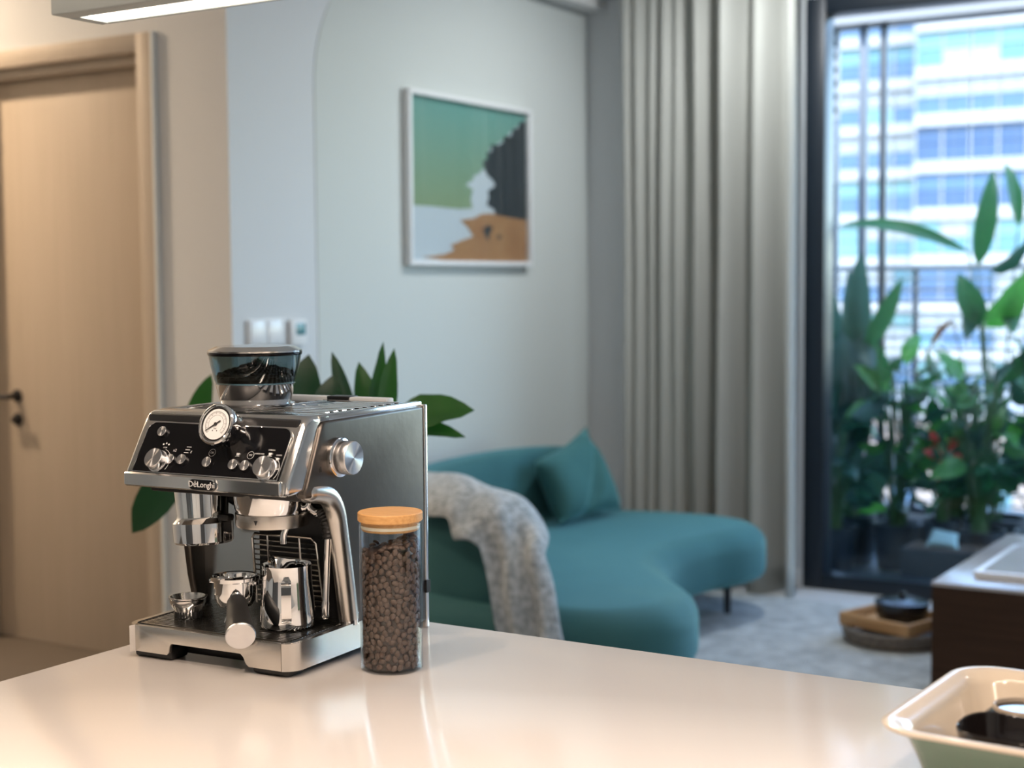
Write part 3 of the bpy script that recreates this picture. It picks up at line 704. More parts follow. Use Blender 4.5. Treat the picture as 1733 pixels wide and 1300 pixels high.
for r0, r1 in zip(rows, rows[1:]):
    for k in range(4): b.bm.faces.new((r0[k], r0[(k + 1) % 4], r1[(k + 1) % 4], r1[k]))
b.bm.faces.new(rows[0]); b.bm.faces.new(rows[-1][::-1])
bmesh.ops.recalc_face_normals(b.bm, faces=b.bm.faces[:])
lpart(b, 'handle', 'chrome', jg)

# --- beans
def bean_mesh(name, mt, L=0.0056):
    b = bmesh.new()
    bmesh.ops.create_uvsphere(b, u_segments=10, v_segments=6, radius=1.0)
    for v in b.verts:
        x, y, z = v.co
        if z > 0.3 and abs(y) < 0.2: z -= 0.30
        if z < 0: z *= 0.9
        v.co = Vector((x * L, y * L * 0.74, z * L * 0.55))
    me = bpy.data.meshes.new(name); b.to_mesh(me); b.free()
    me.materials.append(MATS[mt]); me.polygons.foreach_set('use_smooth', [True] * len(me.polygons))
    return me
rng = random.Random(7)
hb = MB()
hb.lathe([(0.0, 0.476), (0.0725, 0.477), (0.0735, 0.483), (0.070, 0.488), (0.04, 0.494), (0.0, 0.502)], 40)
bmh = bean_mesh('bean_small', 'bean_dark', 0.0062)
for k in range(320):
    r = 0.074 * math.sqrt(rng.random()); a = rng.random() * 2 * PI
    z = 0.486 + 0.020 * (1 - r / 0.074) + rng.random() * 0.006 + 0.006 * math.cos(a - 2.0)
    r = min(r, 0.0685)
    bb = bmesh.new(); bb.from_mesh(bmh)
    bb.transform(Matrix.Translation((r * math.cos(a), r * math.sin(a), z)) @ Matrix.Rotation(rng.random() * 6, 4, 'Z') @ Matrix.Rotation(rng.uniform(-1, 1), 4, 'X'))
    hb.merge(bb)
o = hb.build('coffee_beans', 'bean_dark', None, K); o.matrix_world = MR @ Matrix.Translation((HX * K, HY * K, 0))
tag(o, 'dark roasted coffee beans heaped inside the smoked hopper', 'coffee beans', kind='stuff')

# ================================================================== glass jar of beans
JC = Vector((-1.379, 1.878, 0)); JR, JH = 0.0495, 0.2345
jar = empty('storage_jar', JC); tag(jar, 'tall clear glass jar with bamboo lid full of coffee beans', 'jar')
MB().lathe([(0, 0.0), (JR - 0.003, 0.0), (JR, 0.003), (JR, JH), (JR - 0.0012, JH + 0.001), (JR - 0.0024, JH), (JR - 0.0024, 0.006), (0, 0.005)], 64).build('glass_body', 'jar_glass', jar)
lid = MB().lathe([(0, JH + 0.003), (0.0500, JH + 0.003), (0.0515, JH + 0.0045), (0.0515, JH + 0.0160), (0.0500, JH + 0.0175), (0, JH + 0.0175)], 64).build('lid', 'bamboo', jar); lid['label'] = 'round bamboo lid'
MB().lathe([(0, JH - 0.012), (0.0440, JH - 0.012), (0.0460, JH - 0.010), (0.0460, JH + 0.0035), (0, JH + 0.0035)], 48).build('lid_plug', 'bamboo', lid)
MB().lathe([(0.0455, JH - 0.0085), (0.0470, JH - 0.0075), (0.0470, JH - 0.0035), (0.0455, JH - 0.0025)], 48).build('seal_ring', 'seal', lid)
bm_a = bean_mesh('coffee_bean', 'bean', 0.0063)
BT = 0.196
def topz(x, y): return BT + 0.012 * math.cos(math.atan2(y, x) - 1.0) * math.hypot(x, y) / 0.045 + 0.006 * math.sin(90 * x)
vd = math.atan2(-JC.y, -JC.x)
spots = []
tries = 0
while len(spots) < 300 and tries < 60000:
    tries += 1
    if rng.random() < 0.90:
        a = vd + rng.uniform(-1.6, 1.6); r = 0.0427; z = rng.uniform(0.010, 0.205); 
        x, y = r * math.cos(a), r * math.sin(a)
        if z > topz(x, y): continue
        kind = 0
    else:
        r = 0.040 * math.sqrt(rng.random()); a = rng.random() * 2 * PI; x, y = r * math.cos(a), r * math.sin(a); z = topz(x, y) + 0.002; kind = 1
    p = Vector((x, y, z))
    if any((p - q[0]).length < 0.0084 for q in spots): continue
    spots.append((p, a, kind))
for p, a, kind in spots:
    if kind == 0:
        R_ = axis_m((0, 0, 0), Vector((math.cos(a), math.sin(a), rng.uniform(-0.25, 0.25))) * rng.choice((1, 1, -1)), (rng.uniform(-1, 1), rng.uniform(-1, 1), rng.uniform(-1.4, 1.4)))
    else:
        R_ = axis_m((0, 0, 0), (rng.uniform(-0.6, 0.6), rng.uniform(-0.6, 0.6), rng.choice((1, -1))))
    o = link('coffee_bean', bm_a, None, mw=Matrix.Translation(JC + p) @ R_)
    tag(o, 'roasted brown coffee bean pressed against the glass jar', 'coffee bean', 'coffee beans in the glass jar')
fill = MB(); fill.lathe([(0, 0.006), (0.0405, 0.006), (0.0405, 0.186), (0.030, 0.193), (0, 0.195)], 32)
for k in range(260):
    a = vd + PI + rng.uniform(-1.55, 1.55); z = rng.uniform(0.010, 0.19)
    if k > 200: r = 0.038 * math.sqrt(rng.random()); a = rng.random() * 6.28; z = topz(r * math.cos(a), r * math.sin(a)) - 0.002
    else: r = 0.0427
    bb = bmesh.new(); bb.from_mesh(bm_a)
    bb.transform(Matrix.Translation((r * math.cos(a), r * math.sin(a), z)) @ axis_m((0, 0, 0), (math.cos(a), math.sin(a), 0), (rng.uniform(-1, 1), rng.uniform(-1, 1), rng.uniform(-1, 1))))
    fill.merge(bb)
o = fill.build('coffee_beans', 'bean_dark'); o.location = JC  # darker core colour stands for shade in the gaps between beans
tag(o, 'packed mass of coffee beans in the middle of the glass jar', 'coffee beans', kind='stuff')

# ================================================================== casserole dish with bowls
DC = Vector((-0.325, 1.845, 0)); dish = empty('casserole_dish', DC, rad(-3)); tag(dish, 'deep cream glazed casserole dish, green outside, at the counter edge', 'dish')
def dring(hx, hy, r, z, n=10, bump=0.0):
    pts = []
    for (cx, cy, a0) in ((hx - r, hy - r, 0), (-hx + r, hy - r, 90), (-hx + r, -hy + r, 180), (hx - r, -hy + r, 270)):
        for k in range(n + 1):
            t = rad(a0 + 90 * k / n); pts.append((cx + r * math.cos(t), cy + r * math.sin(t), z))
    return pts
def loft(rings, cap0=True, cap1=True):
    mb = MB(); R = [[mb.bm.verts.new(p) for p in r] for r in rings]; n = len(rings[0])
    for a, c in zip(R, R[1:]):
        for k in range(n): mb.bm.faces.new((a[k], a[(k + 1) % n], c[(k + 1) % n], c[k]))
    if cap0: mb.bm.faces.new(R[0][::-1])
    if cap1: mb.bm.faces.new(R[-1])
    bmesh.ops.recalc_face_normals(mb.bm, faces=mb.bm.faces[:])
    return mb
loft([dring(0.150, 0.125, 0.035, 0.0), dring(0.158, 0.133, 0.040, 0.004), dring(0.172, 0.147, 0.045, 0.045), dring(0.182, 0.157, 0.048, 0.070), dring(0.186, 0.161, 0.05, 0.076)], True, False).build('shell', 'green_glaze', dish)['label'] = 'sage green outer wall'
inn = loft([dring(0.186, 0.161, 0.05, 0.0755), dring(0.198, 0.172, 0.055, 0.079), dring(0.205, 0.179, 0.058, 0.0815), dring(0.206, 0.180, 0.058, 0.0845), dring(0.202, 0.176, 0.056, 0.0865), dring(0.193, 0.167, 0.052, 0.0862), dring(0.182, 0.156, 0.048, 0.081), dring(0.174, 0.149, 0.046, 0.070), dring(0.164, 0.138, 0.044, 0.030), dring(0.150, 0.125, 0.04, 0.012), dring(0.13, 0.105, 0.03, 0.008)], False, True)
for v in inn.bm.verts:                     # thumb hollow of the left hand grip
    if v.co.x < -0.14 and 0.02 < v.co.z < 0.08: v.co.x += 0.012 * math.exp(-((v.co.y - 0.03) / 0.035) ** 2)
inn.build('lining', 'cream_glaze', dish)['label'] = 'cream glazed lining and rolled rim'
be = empty('rice_bowl', (-0.408, 1.892, 0.0085)); tag(be, 'black bowl turned upside down in the dish, foot ring showing', 'bowl', 'black bowls in the dish')
MB().lathe([(0.066, 0.0), (0.0675, 0.001), (0.0670, 0.022), (0.062, 0.046), (0.052, 0.062), (0.042, 0.070), (0.0, 0.070), (0, 0.066), (0.04, 0.066), (0.049, 0.058), (0.059, 0.043), (0.064, 0.022), (0.0645, 0.002), (0.066, 0.0)], 56).build('bowl_body', 'black_glaze', be, 0.9)
MB().lathe([(0.0385, 0.0695), (0.0425, 0.0690), (0.0422, 0.0745), (0.0405, 0.0760), (0.0385, 0.0745), (0.0380, 0.0695)], 48).build('foot_ring', 'raw_clay', be, 0.9)['label'] = 'unglazed pale foot ring'
be = empty('rice_bowl', (-0.398, 1.768, 0.0085)); tag(be, 'black open bowl standing in front of the upturned bowl', 'bowl', 'black bowls in the dish')
def wob(a): return 0.0025 * math.sin(3 * a + 0.6)
mb = MB().lathe([(0, 0.006), (0.026, 0.006), (0.026, 0.0), (0.030, 0.0), (0.032, 0.007), (0.046, 0.022), (0.056, 0.045), (0.0605, 0.072), (0.0595, 0.0735), (0.0580, 0.072), (0.0535, 0.046), (0.043, 0.026), (0.028, 0.014), (0, 0.012)], 56)
for v in mb.bm.verts:
    if v.co.z > 0.06: v.co.z += wob(math.atan2(v.co.y, v.co.x))
mb.build('bowl_body', 'black_glaze', be)


# ================================================================== living room
rug = MB().prism(rrect(-3.45, -1.50, 4.05, 6.57, 0.03), FL, FL + 0.018, bev=0.006, seg=2).build('rug', 'rug'); tag(rug, 'grey blue mottled rug under the teal sofa', 'rug')

# --- sofa
SO = Vector((-3.0, 5.3, FL)); sofa = empty('sofa', SO); tag(sofa, 'teal velvet curved sofa with two rounded seat lobes on thin black legs', 'sofa')
outline = [(-2.62, 4.16), (-2.28, 4.18), (-2.10, 4.36), (-2.08, 4.56), (-2.16, 4.78), (-2.33, 4.98), (-2.49, 5.20), (-2.55, 5.45), (-2.52, 5.72), (-2.45, 5.95), (-2.45, 6.15), (-2.56, 6.32), (-2.80, 6.40), (-3.15, 6.35), (-3.45, 6.22), (-3.56, 5.9), (-3.58, 5.3), (-3.50, 4.75), (-3.28, 4.38), (-2.95, 4.20)]
OC = catmull([Vector(p) for p in outline], 6, True)
def offset(C, d):
    n = len(C); out = []
    for i, p in enumerate(C):
        t = (C[(i + 1) % n] - C[i - 1]).normalized(); out.append(p + Vector((-t.y, t.x)) * d)
    return out
rings = []
RB = 0.10
for a in range(0, 91, 15):
    d = 0.05 * (1 - math.sin(rad(a))); rings.append([(p.x - SO.x, p.y - SO.y, -0.71 + 0.05 * (1 - math.cos(rad(a))) - FL) for p in offset(OC, d)])
for a in range(0, 91, 10):
    d = 0.02 + RB * (1 - math.cos(rad(a))) - 0.02 * math.cos(rad(a)) ; rings.append([(p.x - SO.x, p.y - SO.y, -0.565 + 0.095 * math.sin(rad(a)) - FL) for p in offset(OC, max(d, 0))])
sm = loft(rings)
bmesh.ops.triangulate(sm.bm, faces=[f for f in sm.bm.faces if len(f.verts) > 4])
sm.build('seat', 'velvet', sofa, ang=60)
# backrest: rounded bolster that wraps from the wall round the near end
bp = catmull([Vector((-3.30, 6.18)), Vector((-3.44, 5.95)), Vector((-3.50, 5.5)), Vector((-3.46, 4.95)), Vector((-3.28, 4.56)), Vector((-2.98, 4.37)), Vector((-2.72, 4.31)), Vector((-2.56, 4.33))], 8)
n = len(bp)
mb = MB(); prev = None; R = []
for i, p in enumerate(bp):
    f = i / (n - 1)
    t = (bp[min(i + 1, n - 1)] - bp[max(i - 1, 0)]).normalized(); nn = Vector((-t.y, t.x))
    top = -0.175 + 0.04 * math.sin(PI * min(1, f / 0.6)) - 0.13 * max(0, 1 - f / 0.12) ** 2 - 0.03 * max(0, (f - 0.85) / 0.15) ** 2
    bot = -0.52
    hw = 0.105; e = 1.0
    if f < 0.06: e = math.sqrt(max(0.02, 1 - (1 - f / 0.06) ** 2))
    if f > 0.93: e = math.sqrt(max(0.02, 1 - ((f - 0.93) / 0.07) ** 2))
    mid = (top + bot) / 2; hh = (top - bot) / 2
    ring = []
    for k in range(24):
        a = 2 * PI * k / 24; ca, sa_ = math.cos(a), math.sin(a)
        cx = abs(ca) ** 0.6 * (1 if ca > 0 else -1); sz = abs(sa_) ** 0.6 * (1 if sa_ > 0 else -1)
        q = p + nn * cx * hw * e
        ring.append((q.x - SO.x, q.y - SO.y, mid + sz * hh * (0.4 + 0.6 * e) - FL))
    R.append(ring)
loft(R).build('backrest', 'velvet', sofa, ang=60)
for (x, y, h) in ((-2.62, 6.12, 0.21), (-2.95, 4.34, 0.40), (-2.32, 4.45, 0.21), (-3.38, 6.12, 0.21), (-3.40, 4.75, 0.21)):
    MB().tube([(x - SO.x, y - SO.y, 0.018), (x - SO.x, y - SO.y, h)], [0.015, 0.020], 10).build('leg', 'black_metal', sofa)
# --- pillow
def pillow(name, c00, c10, c11, c01, thick, mt, label, crease=0.0):
    c00, c10, c11, c01 = map(Vector, (c00, c10, c11, c01)); ctr = (c00 + c10 + c11 + c01) / 4
    nrm = (c10 - c00).cross(c01 - c00).normalized(); mb = MB()
    for sgn in (1, -1):
        def fn(u, v):
            pu, pv = 2 * u - 1, 2 * v - 1
            q = (c00 * (1 - u) + c10 * u) * (1 - v) + (c01 * (1 - u) + c11 * u) * v
            q = q - (q - ctr) * 0.10 * ((1 - pu * pu) * pv * pv + (1 - pv * pv) * pu * pu)
            h = ((1 - pu ** 4) * (1 - pv ** 4)) ** 0.6
            cr = -crease * math.exp(-((pu - pv * 0.7 - 0.35) / 0.16) ** 2) * h if sgn > 0 else 0
            return q + nrm * (sgn * thick * h + cr) - ctr
        g = MB().grid(fn, 20, 20); mb.merge(g.bm)
    bmesh.ops.remove_doubles(mb.bm, verts=mb.bm.verts[:], dist=0.0006)
    bmesh.ops.recalc_face_normals(mb.bm, faces=mb.bm.faces[:])
    o = mb.build(name, mt, None, ang=75, loc=ctr); tag(o, label, 'pillow'); return o
pillow('throw_pillow', (-3.20, 5.62, -0.455), (-3.15, 6.12, -0.45), (-3.33, 6.10, -0.065), (-3.33, 5.62, -0.18), 0.085, 'velvet_pillow', 'teal velvet pillow leaning on the sofa back', 0.05)
# --- throw blanket over the near arm
tp = catmull([Vector((-3.33, 4.55, -0.105)), Vector((-3.10, 4.40, -0.085)), Vector((-2.85, 4.29, -0.085)), Vector((-2.68, 4.23, -0.105)), Vector((-2.575, 4.15, -0.18)), Vector((-2.495, 4.09, -0.31)), Vector((-2.445, 4.07, -0.48)), Vector((-2.40, 4.06, -0.68)), Vector((-2.37, 4.05, -0.86))], 8)
n = len(tp); th_off = Vector((-2.8, 4.3, -0.2))
def throw_pt(i, v, off):
    p = tp[i]; f = i / (n - 1)
    t = (tp[min(i + 1, n - 1)] - tp[max(i - 1, 0)]).normalized()
    flat = Vector((-t.y, t.x, 0))
    sidev = flat.normalized() if flat.length > 0.3 else Vector((0.25, 0.97, 0)).normalized()
    k = min(1, max(0, (f - 0.46) / 0.13))                      # 0 on the arm, 1 hanging
    side_h = Vector((0.985, 0.17, 0)).normalized()
    sidev = (sidev * (1 - k) + side_h * k).normalized()
    wv = 2 * v - 1
    wdt = 0.165 * (1 - k) + 0.108 * k
    q = p + sidev * wv * wdt
    q.z -= (1 - k) * 0.16 * max(0, abs(wv) - 0.35) ** 1.4
    out = sidev.cross(t).normalized()
    if out.z < 0 and k < 0.5: out = -out
    if k >= 0.5 and out.dot(Vector((0.6, -0.8, 0))) < 0: out = -out
    fold = 0.014 * math.sin(wv * 7 + f * 5) * (0.5 + k) + 0.008 * math.sin(f * 31 + wv * 3)
    return q + out * (fold + off) - th_off
mb = MB()
for off in (0.012, -0.004):
    g = MB(); V = [[g.bm.verts.new(throw_pt(i, j / 16, off)) for j in range(17)] for i in range(n)]
    for i in range(n - 1):
        for j in range(16): g.bm.faces.new((V[i][j], V[i + 1][j], V[i + 1][j + 1], V[i][j + 1]))
    mb.merge(g.bm)
bd_ = [e for e in mb.bm.edges if e.is_boundary]
bmesh.ops.bridge_loops(mb.bm, edges=bd_)
bmesh.ops.recalc_face_normals(mb.bm, faces=mb.bm.faces[:])
o = mb.build('throw_blanket', 'throw', None, ang=80, loc=th_off); tag(o, 'fuzzy light grey throw draped over the near sofa arm', 'blanket')

# --- curtain
cu = empty('curtain', (-3.0, 6.70, FL)); tag(cu, 'grey beige pleated floor length curtain beside the window', 'curtain')
xs = []
def cprof(x):
    """depth offset of the cloth at x: shallow pleats left, deep folds right"""
    if x < -3.03: return 0.018 * math.sin((x + 3.45) * 2 * PI / 0.072) + 0.012 * math.sin((x + 3.45) * 2 * PI / 0.21) - 0.015
    return 0.075 * math.sin((x + 3.03) * 2 * PI / 0.172 + 2.2) + 0.012 * math.sin(x * 61)
mb = MB(); NX = 260
def cfn(u, v):
    x = -3.46 + u * 0.95
    z = FL + 0.006 + v * (CEIL - 0.01 - FL)
    k = 1.0 + 0.25 * (1 - v)
    y = 6.70 - cprof(x) * k + 0.006 * math.sin(v * 9 + x * 12)
    return (x + 3.0 + (1 - v) * 0.015 * math.sin(x * 14), y - 6.70, z - FL)
mb.grid(cfn, NX, 24)
o = mb.build('drape', 'curtain', cu, ang=80)
sol = o.modifiers.new('thickness', 'SOLIDIFY'); sol.thickness = 0.003
MB().box(-0.50, 0.52, -0.03, 0.03, CEIL - 0.02 - FL, CEIL - FL).build('track', 'white_satin', cu)

# --- framed print
PY0, PY1, PZ0, PZ1 = 5.250, 6.285, 0.693, 1.455
pic = empty('framed_print', (XP + 0.003, (PY0 + PY1) / 2, PZ0)); tag(pic, 'white framed abstract print in teal, navy and ochre on the wall', 'picture')
def pl_(mb): bmesh.ops.translate(mb.bm, vec=-Vector(pic.location), verts=mb.bm.verts[:]); return mb
X0 = XP + 0.003
for bx in ((PY0, PY1, PZ0, PZ0 + 0.022), (PY0, PY1, PZ1 - 0.022, PZ1), (PY0, PY0 + 0.022, PZ0 + 0.022, PZ1 - 0.022), (PY1 - 0.022, PY1, PZ0 + 0.022, PZ1 - 0.022)):
    pl_(MB().box(X0, X0 + 0.038, bx[0], bx[1], bx[2], bx[3], 0.002)).build('frame', 'white_satin', pic)
pl_(MB().box(X0, X0 + 0.010, PY0 + 0.01, PY1 - 0.01, PZ0 + 0.01, PZ1 - 0.01)).build('sheet', 'paint_white', pic)
def art(poly, lay, mt, name):
    P = [(PY0 + 0.022 + a * (PY1 - PY0 - 0.044), PZ0 + 0.022 + b * (PZ1 - PZ0 - 0.044)) for a, b in poly]
    mb = MB().prism(P, X0 + 0.009, X0 + 0.0105 + lay * 0.0006, lambda a, b, t: (t, a, b))
    bmesh.ops.translate(mb.bm, vec=-Vector((X0, (PY0 + PY1) / 2, 0)), verts=mb.bm.verts[:])
    o = mb.build(name, mt, pic, smooth=False); o.location = (0, 0, -PZ0); return o
art([(0, 0.335), (0.20, 0.335), (0.40, 0.33), (0.515, 0.34), (0.50, 0.40), (0.52, 0.46), (0.46, 0.49), (0.52, 0.52), (0.535, 0.555), (0.575, 0.565), (0.60, 0.595), (0.63, 0.60), (0.66, 0.66), (0.67, 0.74), (0.80, 0.81), (0.90, 0.90), (1, 0.94), (1, 1), (0, 1)], 1, 'paint_teal', 'teal_paint')
art([(0.655, 0.555), (0.625, 0.60), (0.605, 0.645), (0.65, 0.67), (0.64, 0.71), (0.69, 0.72), (0.68, 0.765), (0.75, 0.77), (0.79, 0.79), (0.80, 0.835), (0.87, 0.84), (0.88, 0.89), (0.93, 0.90), (0.95, 0.95), (1, 0.955), (1, 0.26), (0.85, 0.28), (0.72, 0.27), (0.71, 0.34), (0.64, 0.37), (0.66, 0.42), (0.65, 0.46), (0.72, 0.50), (0.69, 0.54)], 2, 'paint_navy', 'navy_paint')
art([(0.10, 0.02), (0.28, 0.04), (0.36, 0.07), (0.33, 0.10), (0.42, 0.13), (0.52, 0.16), (0.47, 0.22), (0.41, 0.26), (0.52, 0.275), (0.60, 0.31), (0.68, 0.315), (0.80, 0.30), (1, 0.285), (1, 0.0), (0.30, 0.0)], 3, 'paint_ochre', 'ochre_paint')
art([(0.62, 0.17), (0.60, 0.21), (0.65, 0.24), (0.69, 0.22), (0.66, 0.18), (0.65, 0.13)], 4, 'paint_navy', 'dark_blot')
art([(0.74, 0.14), (0.73, 0.18), (0.77, 0.17)], 4, 'paint_navy', 'dark_blot')
pl_(MB().box(X0 + 0.026, X0 + 0.028, PY0 + 0.02, PY1 - 0.02, PZ0 + 0.02, PZ1 - 0.02)).build('glass', 'picture_glass', pic)

# --- wall switches
sw = empty('light_switch', (XP + 0.002, 4.335, 0.432)); tag(sw, 'white double light switch plate on the wall', 'switch')
MB().box(0, 0.009, -0.107, 0.107, -0.050, 0.050, 0.003).build('plate', 'white_satin', sw)
for yy in (-0.05, 0.05): MB().box(0.008, 0.014, yy - 0.046, yy + 0.046, -0.043, 0.043, 0.002).build('rocker', 'white_gloss', sw)
ts = empty('thermostat', (XP + 0.002, 4.513, 0.425)); tag(ts, 'small white thermostat with blue screen beside the switch', 'thermostat')
MB().box(0, 0.022, -0.046, 0.046, -0.050, 0.050, 0.004).build('case', 'white_satin', ts)
MB().box(0.0215, 0.0235, -0.020, 0.036, -0.010, 0.036, 0.001).build('screen', 'screen_blue', ts)

# --- low console with a pale tray
CO = Vector((-0.9, 6.0, FL)); con = empty('console', CO); tag(con, 'dark brown low wooden console with a pale top', 'console')
MB().box(-0.60, 0.80, -0.60, 0.60, 0.012, 0.388).build('carcass', 'console_wood', con, smooth=False)
MB().box(-0.602, 0.802, -0.603, 0.602, 0.388, 0.402, 0.002).build('top', 'console_top', con)
for x_, y_ in ((-0.54, -0.54), (0.74, -0.54), (-0.54, 0.54), (0.74, 0.54)): MB().lathe([(0, 0), (0.02, 0), (0.02, 0.013), (0, 0.013)], 12, Matrix.Translation((x_, y_, 0))).build('foot', 'black_metal', con)
st = empty('serving_tray', (-1.08, 5.90, FL + 0.4025)); tag(st, 'flat white glossy tray on the console', 'tray')
MB().prism(rrect(-0.31, 0.36, -0.36, 0.30, 0.02), 0.0, 0.026, bev=0.004, seg=2).build('tray_body', 'white_gloss', st)
MB().prism(rrect(-0.28, 0.33, -0.33, 0.27, 0.015), 0.0255, 0.028).build('inlay', 'console_top', st)
gl_ = empty('carafe', (-1.10, 5.98, FL + 0.431)); tag(gl_, 'small clear glass dish on the white tray', 'glassware')
MB().lathe([(0, 0), (0.05, 0), (0.075, 0.012), (0.085, 0.035), (0.082, 0.036), (0.070, 0.014), (0, 0.006)], 32).build('dish_body', 'jar_glass', gl_)

# --- basket, wooden tray and pot on the rug
BC = Vector((-1.815, 5.985, FL + 0.018)); bk = empty('wicker_basket', BC); tag(bk, 'low round dark wicker basket on the rug', 'basket')
mb = MB(); mb.lathe([(0, 0), (0.17, 0.0), (0.195, 0.015), (0.208, 0.045), (0.206, 0.066), (0.195, 0.062), (0.190, 0.025), (0, 0.012)], 48)
mb.build('weave', 'wicker', bk)
for k in range(5):
    rk = 0.190 + 0.022 * math.sin((k + 0.5) / 5 * 1.6)
    MB().tube([(rk * math.cos(2 * PI * j / 40), rk * math.sin(2 * PI * j / 40), 0.010 + k * 0.0125) for j in range(41)], 0.0065, 6).build('cane', 'wicker', bk)
wt = empty('wooden_tray', BC + Vector((0.0, 0.0, 0.0672)), rad(-18)); tag(wt, 'light wooden tray lying on the wicker basket', 'tray')
MB().box(-0.17, 0.17, -0.15, 0.15, 0, 0.012, 0.002).build('bottom', 'tray_wood', wt)
for (x0, x1, y0, y1) in ((-0.17, 0.17, -0.150, -0.136), (-0.17, 0.17, 0.136, 0.150), (-0.17, -0.156, -0.136, 0.136), (0.156, 0.17, -0.136, 0.136)):
    MB().box(x0, x1, y0, y1, 0.012, 0.050, 0.002).build('side', 'tray_wood', wt)
pt = empty('iron_pot', BC + Vector((0.03, 0.0, 0.0795))); tag(pt, 'black lidded iron pot standing on the wooden tray', 'pot')
MB().lathe([(0, 0), (0.07, 0), (0.098, 0.02), (0.108, 0.055), (0.110, 0.085), (0.106, 0.085), (0, 0.08)], 40).build('pot_body', 'iron_black', pt)
pld = MB().lathe([(0.112, 0.0855), (0.112, 0.091), (0.085, 0.101), (0.03, 0.108), (0, 0.109)], 40).build('pot_lid', 'iron_black', pt)
MB().lathe([(0, 0.106), (0.012, 0.106), (0.010, 0.116), (0.018, 0.124), (0.014, 0.132), (0, 0.133)], 20).build('lid_knob', 'iron_black', pld)

# ================================================================== leaves
def leaf_between(base, tip, width, nrm, sag=0.0, fold=0.25, rows=9, shape=0.9):
    """leaf blade from base to tip, V-folded on the midrib, sagging along its length"""
    base, tip, nrm = Vector(base), Vector(tip), Vector(nrm); d = tip - base
    side = d.cross(nrm).normalized(); up_ = side.cross(d).normalized()
    mb = MB(); V = []
    for i in range(rows + 1):
        t = i / rows
        c = base + d * t + up_ * sag * 4 * t * (1 - t)
        wd = width * 0.5 * max(0.02, math.sin(PI * min(1, t ** shape)) ** 0.75) * (1 if t < 0.999 else 0.02)
        wav = 0.04 * width * math.sin(i * 2.1)
        V.append([mb.bm.verts.new(c + side * wd * s + up_ * (abs(s) * wd * fold + wav * abs(s))) for s in (-1, -0.5, 0, 0.5, 1)])
    for a, c in zip(V, V[1:]):
        for k in range(4): mb.bm.faces.new((a[k], a[k + 1], c[k + 1], c[k]))
    return mb
# --- plant standing behind the machine
PC = Vector((-2.42, 2.92, FL)); kp = empty('potted_plant', PC); tag(kp, 'leafy green potted plant behind the coffee machine', 'plant')
MB().lathe([(0, 0), (0.13, 0), (0.145, 0.02), (0.17, 0.34), (0.16, 0.34), (0.155, 0.30), (0, 0.30)], 36).build('pot', 'pot_grey', kp)
MB().lathe([(0, 0.30), (0.155, 0.30), (0.1, 0.312), (0, 0.315)], 24).build('soil', 'soil', kp)
kl = [  # stem top (base of blade), tip, width, normal, material
    ((-2.79, 2.90, 0.20), (-2.705, 2.90, 0.378), 0.062, (0.5, -0.8, 0.1), 'leaf_green', 0.0),
    ((-2.42, 2.90, 0.20), (-2.375, 2.90, 0.437), 0.115, (0.5, -0.8, 0.1), 'leaf_dark', 0.02),
    ((-2.25, 2.92, 0.24), (-2.302, 2.90, 0.445), 0.042, (0.6, -0.7, 0.2), 'leaf_dark', 0.0),
    ((-2.29, 2.86, 0.20), (-2.265, 2.86, 0.392), 0.100, (0.4, -0.9, 0.1), 'leaf_dark', 0.02),
    ((-2.19, 2.92, 0.22), (-2.234, 2.92, 0.420), 0.062, (0.7, -0.6, 0.1), 'leaf_green', 0.0),
    ((-2.195, 2.94, 0.22), (-2.206, 2.94, 0.370), 0.035, (0.7, -0.6, 0.1), 'leaf_brown', 0.0),
    ((-2.19, 2.90, 0.24), (-2.143, 2.90, 0.472), 0.040, (0.9, -0.4, 0.1), 'leaf_green', 0.0),
    ((-2.145, 2.90, 0.21), (-2.110, 2.90, 0.457), 0.052, (0.3, -0.9, 0.1), 'leaf_green', 0.01),
    ((-2.14, 2.90, 0.265), (-1.880, 2.90, 0.314), 0.100, (0.3, -0.75, 0.6), 'leaf_green', 0.02),
    ((-2.12, 2.90, 0.272), (-1.905, 2.90, 0.249), 0.045, (0.3, -0.75, 0.6), 'leaf_green', 0.01),
    ((-2.61, 2.74, 0.205), (-2.824, 2.72, -0.028), 0.100, (0.5, -0.8, 0.2), 'leaf_dark', 0.02),
    ((-2.62, 2.92, 0.22), (-2.66, 2.98, 0.31), 0.10, (0.5, -0.8, 0.1), 'leaf_dark', 0.0),
    ((-2.50, 2.92, 0.22), (-2.565, 2.92, 0.43), 0.075, (0.5, -0.8, 0.1), 'leaf_dark', 0.0),
]
for i, (b_, t_, wd, nm, mt, sg) in enumerate(kl):
    mbl = leaf_between(Vector(b_) - PC, Vector(t_) - PC, wd, nm, sg)
    o = mbl.build('leaf', mt, kp, ang=80)
    root = Vector((0.06 * math.cos(i * 2.3), 0.06 * math.sin(i * 2.3), 0.30)); e_ = Vector(b_) - PC
    MB().tube(catmull([root, root * 0.6 + e_ * 0.4 + Vector((0, 0, 0.08)), e_, e_ + (Vector(t_) - Vector(b_)) * 0.3], 4), 0.005, 6).build('stalk', 'stem_green', kp)

# ================================================================== balcony
def struct2(name, mb, mt, label): 
    o = struct(name, mb, mt); o['label'] = label; return o
struct2('floor_balcony', MB().box(-3.9, 2.0, 7.10, 8.75, FL - 0.12, FL - 0.02), 'balcony_floor', 'dark balcony floor')
struct2('trim_2', MB().box(-3.9, 2.0, 8.10, 8.32, 2.035, 2.125), 'beam_grey', 'white beam along the balcony edge')
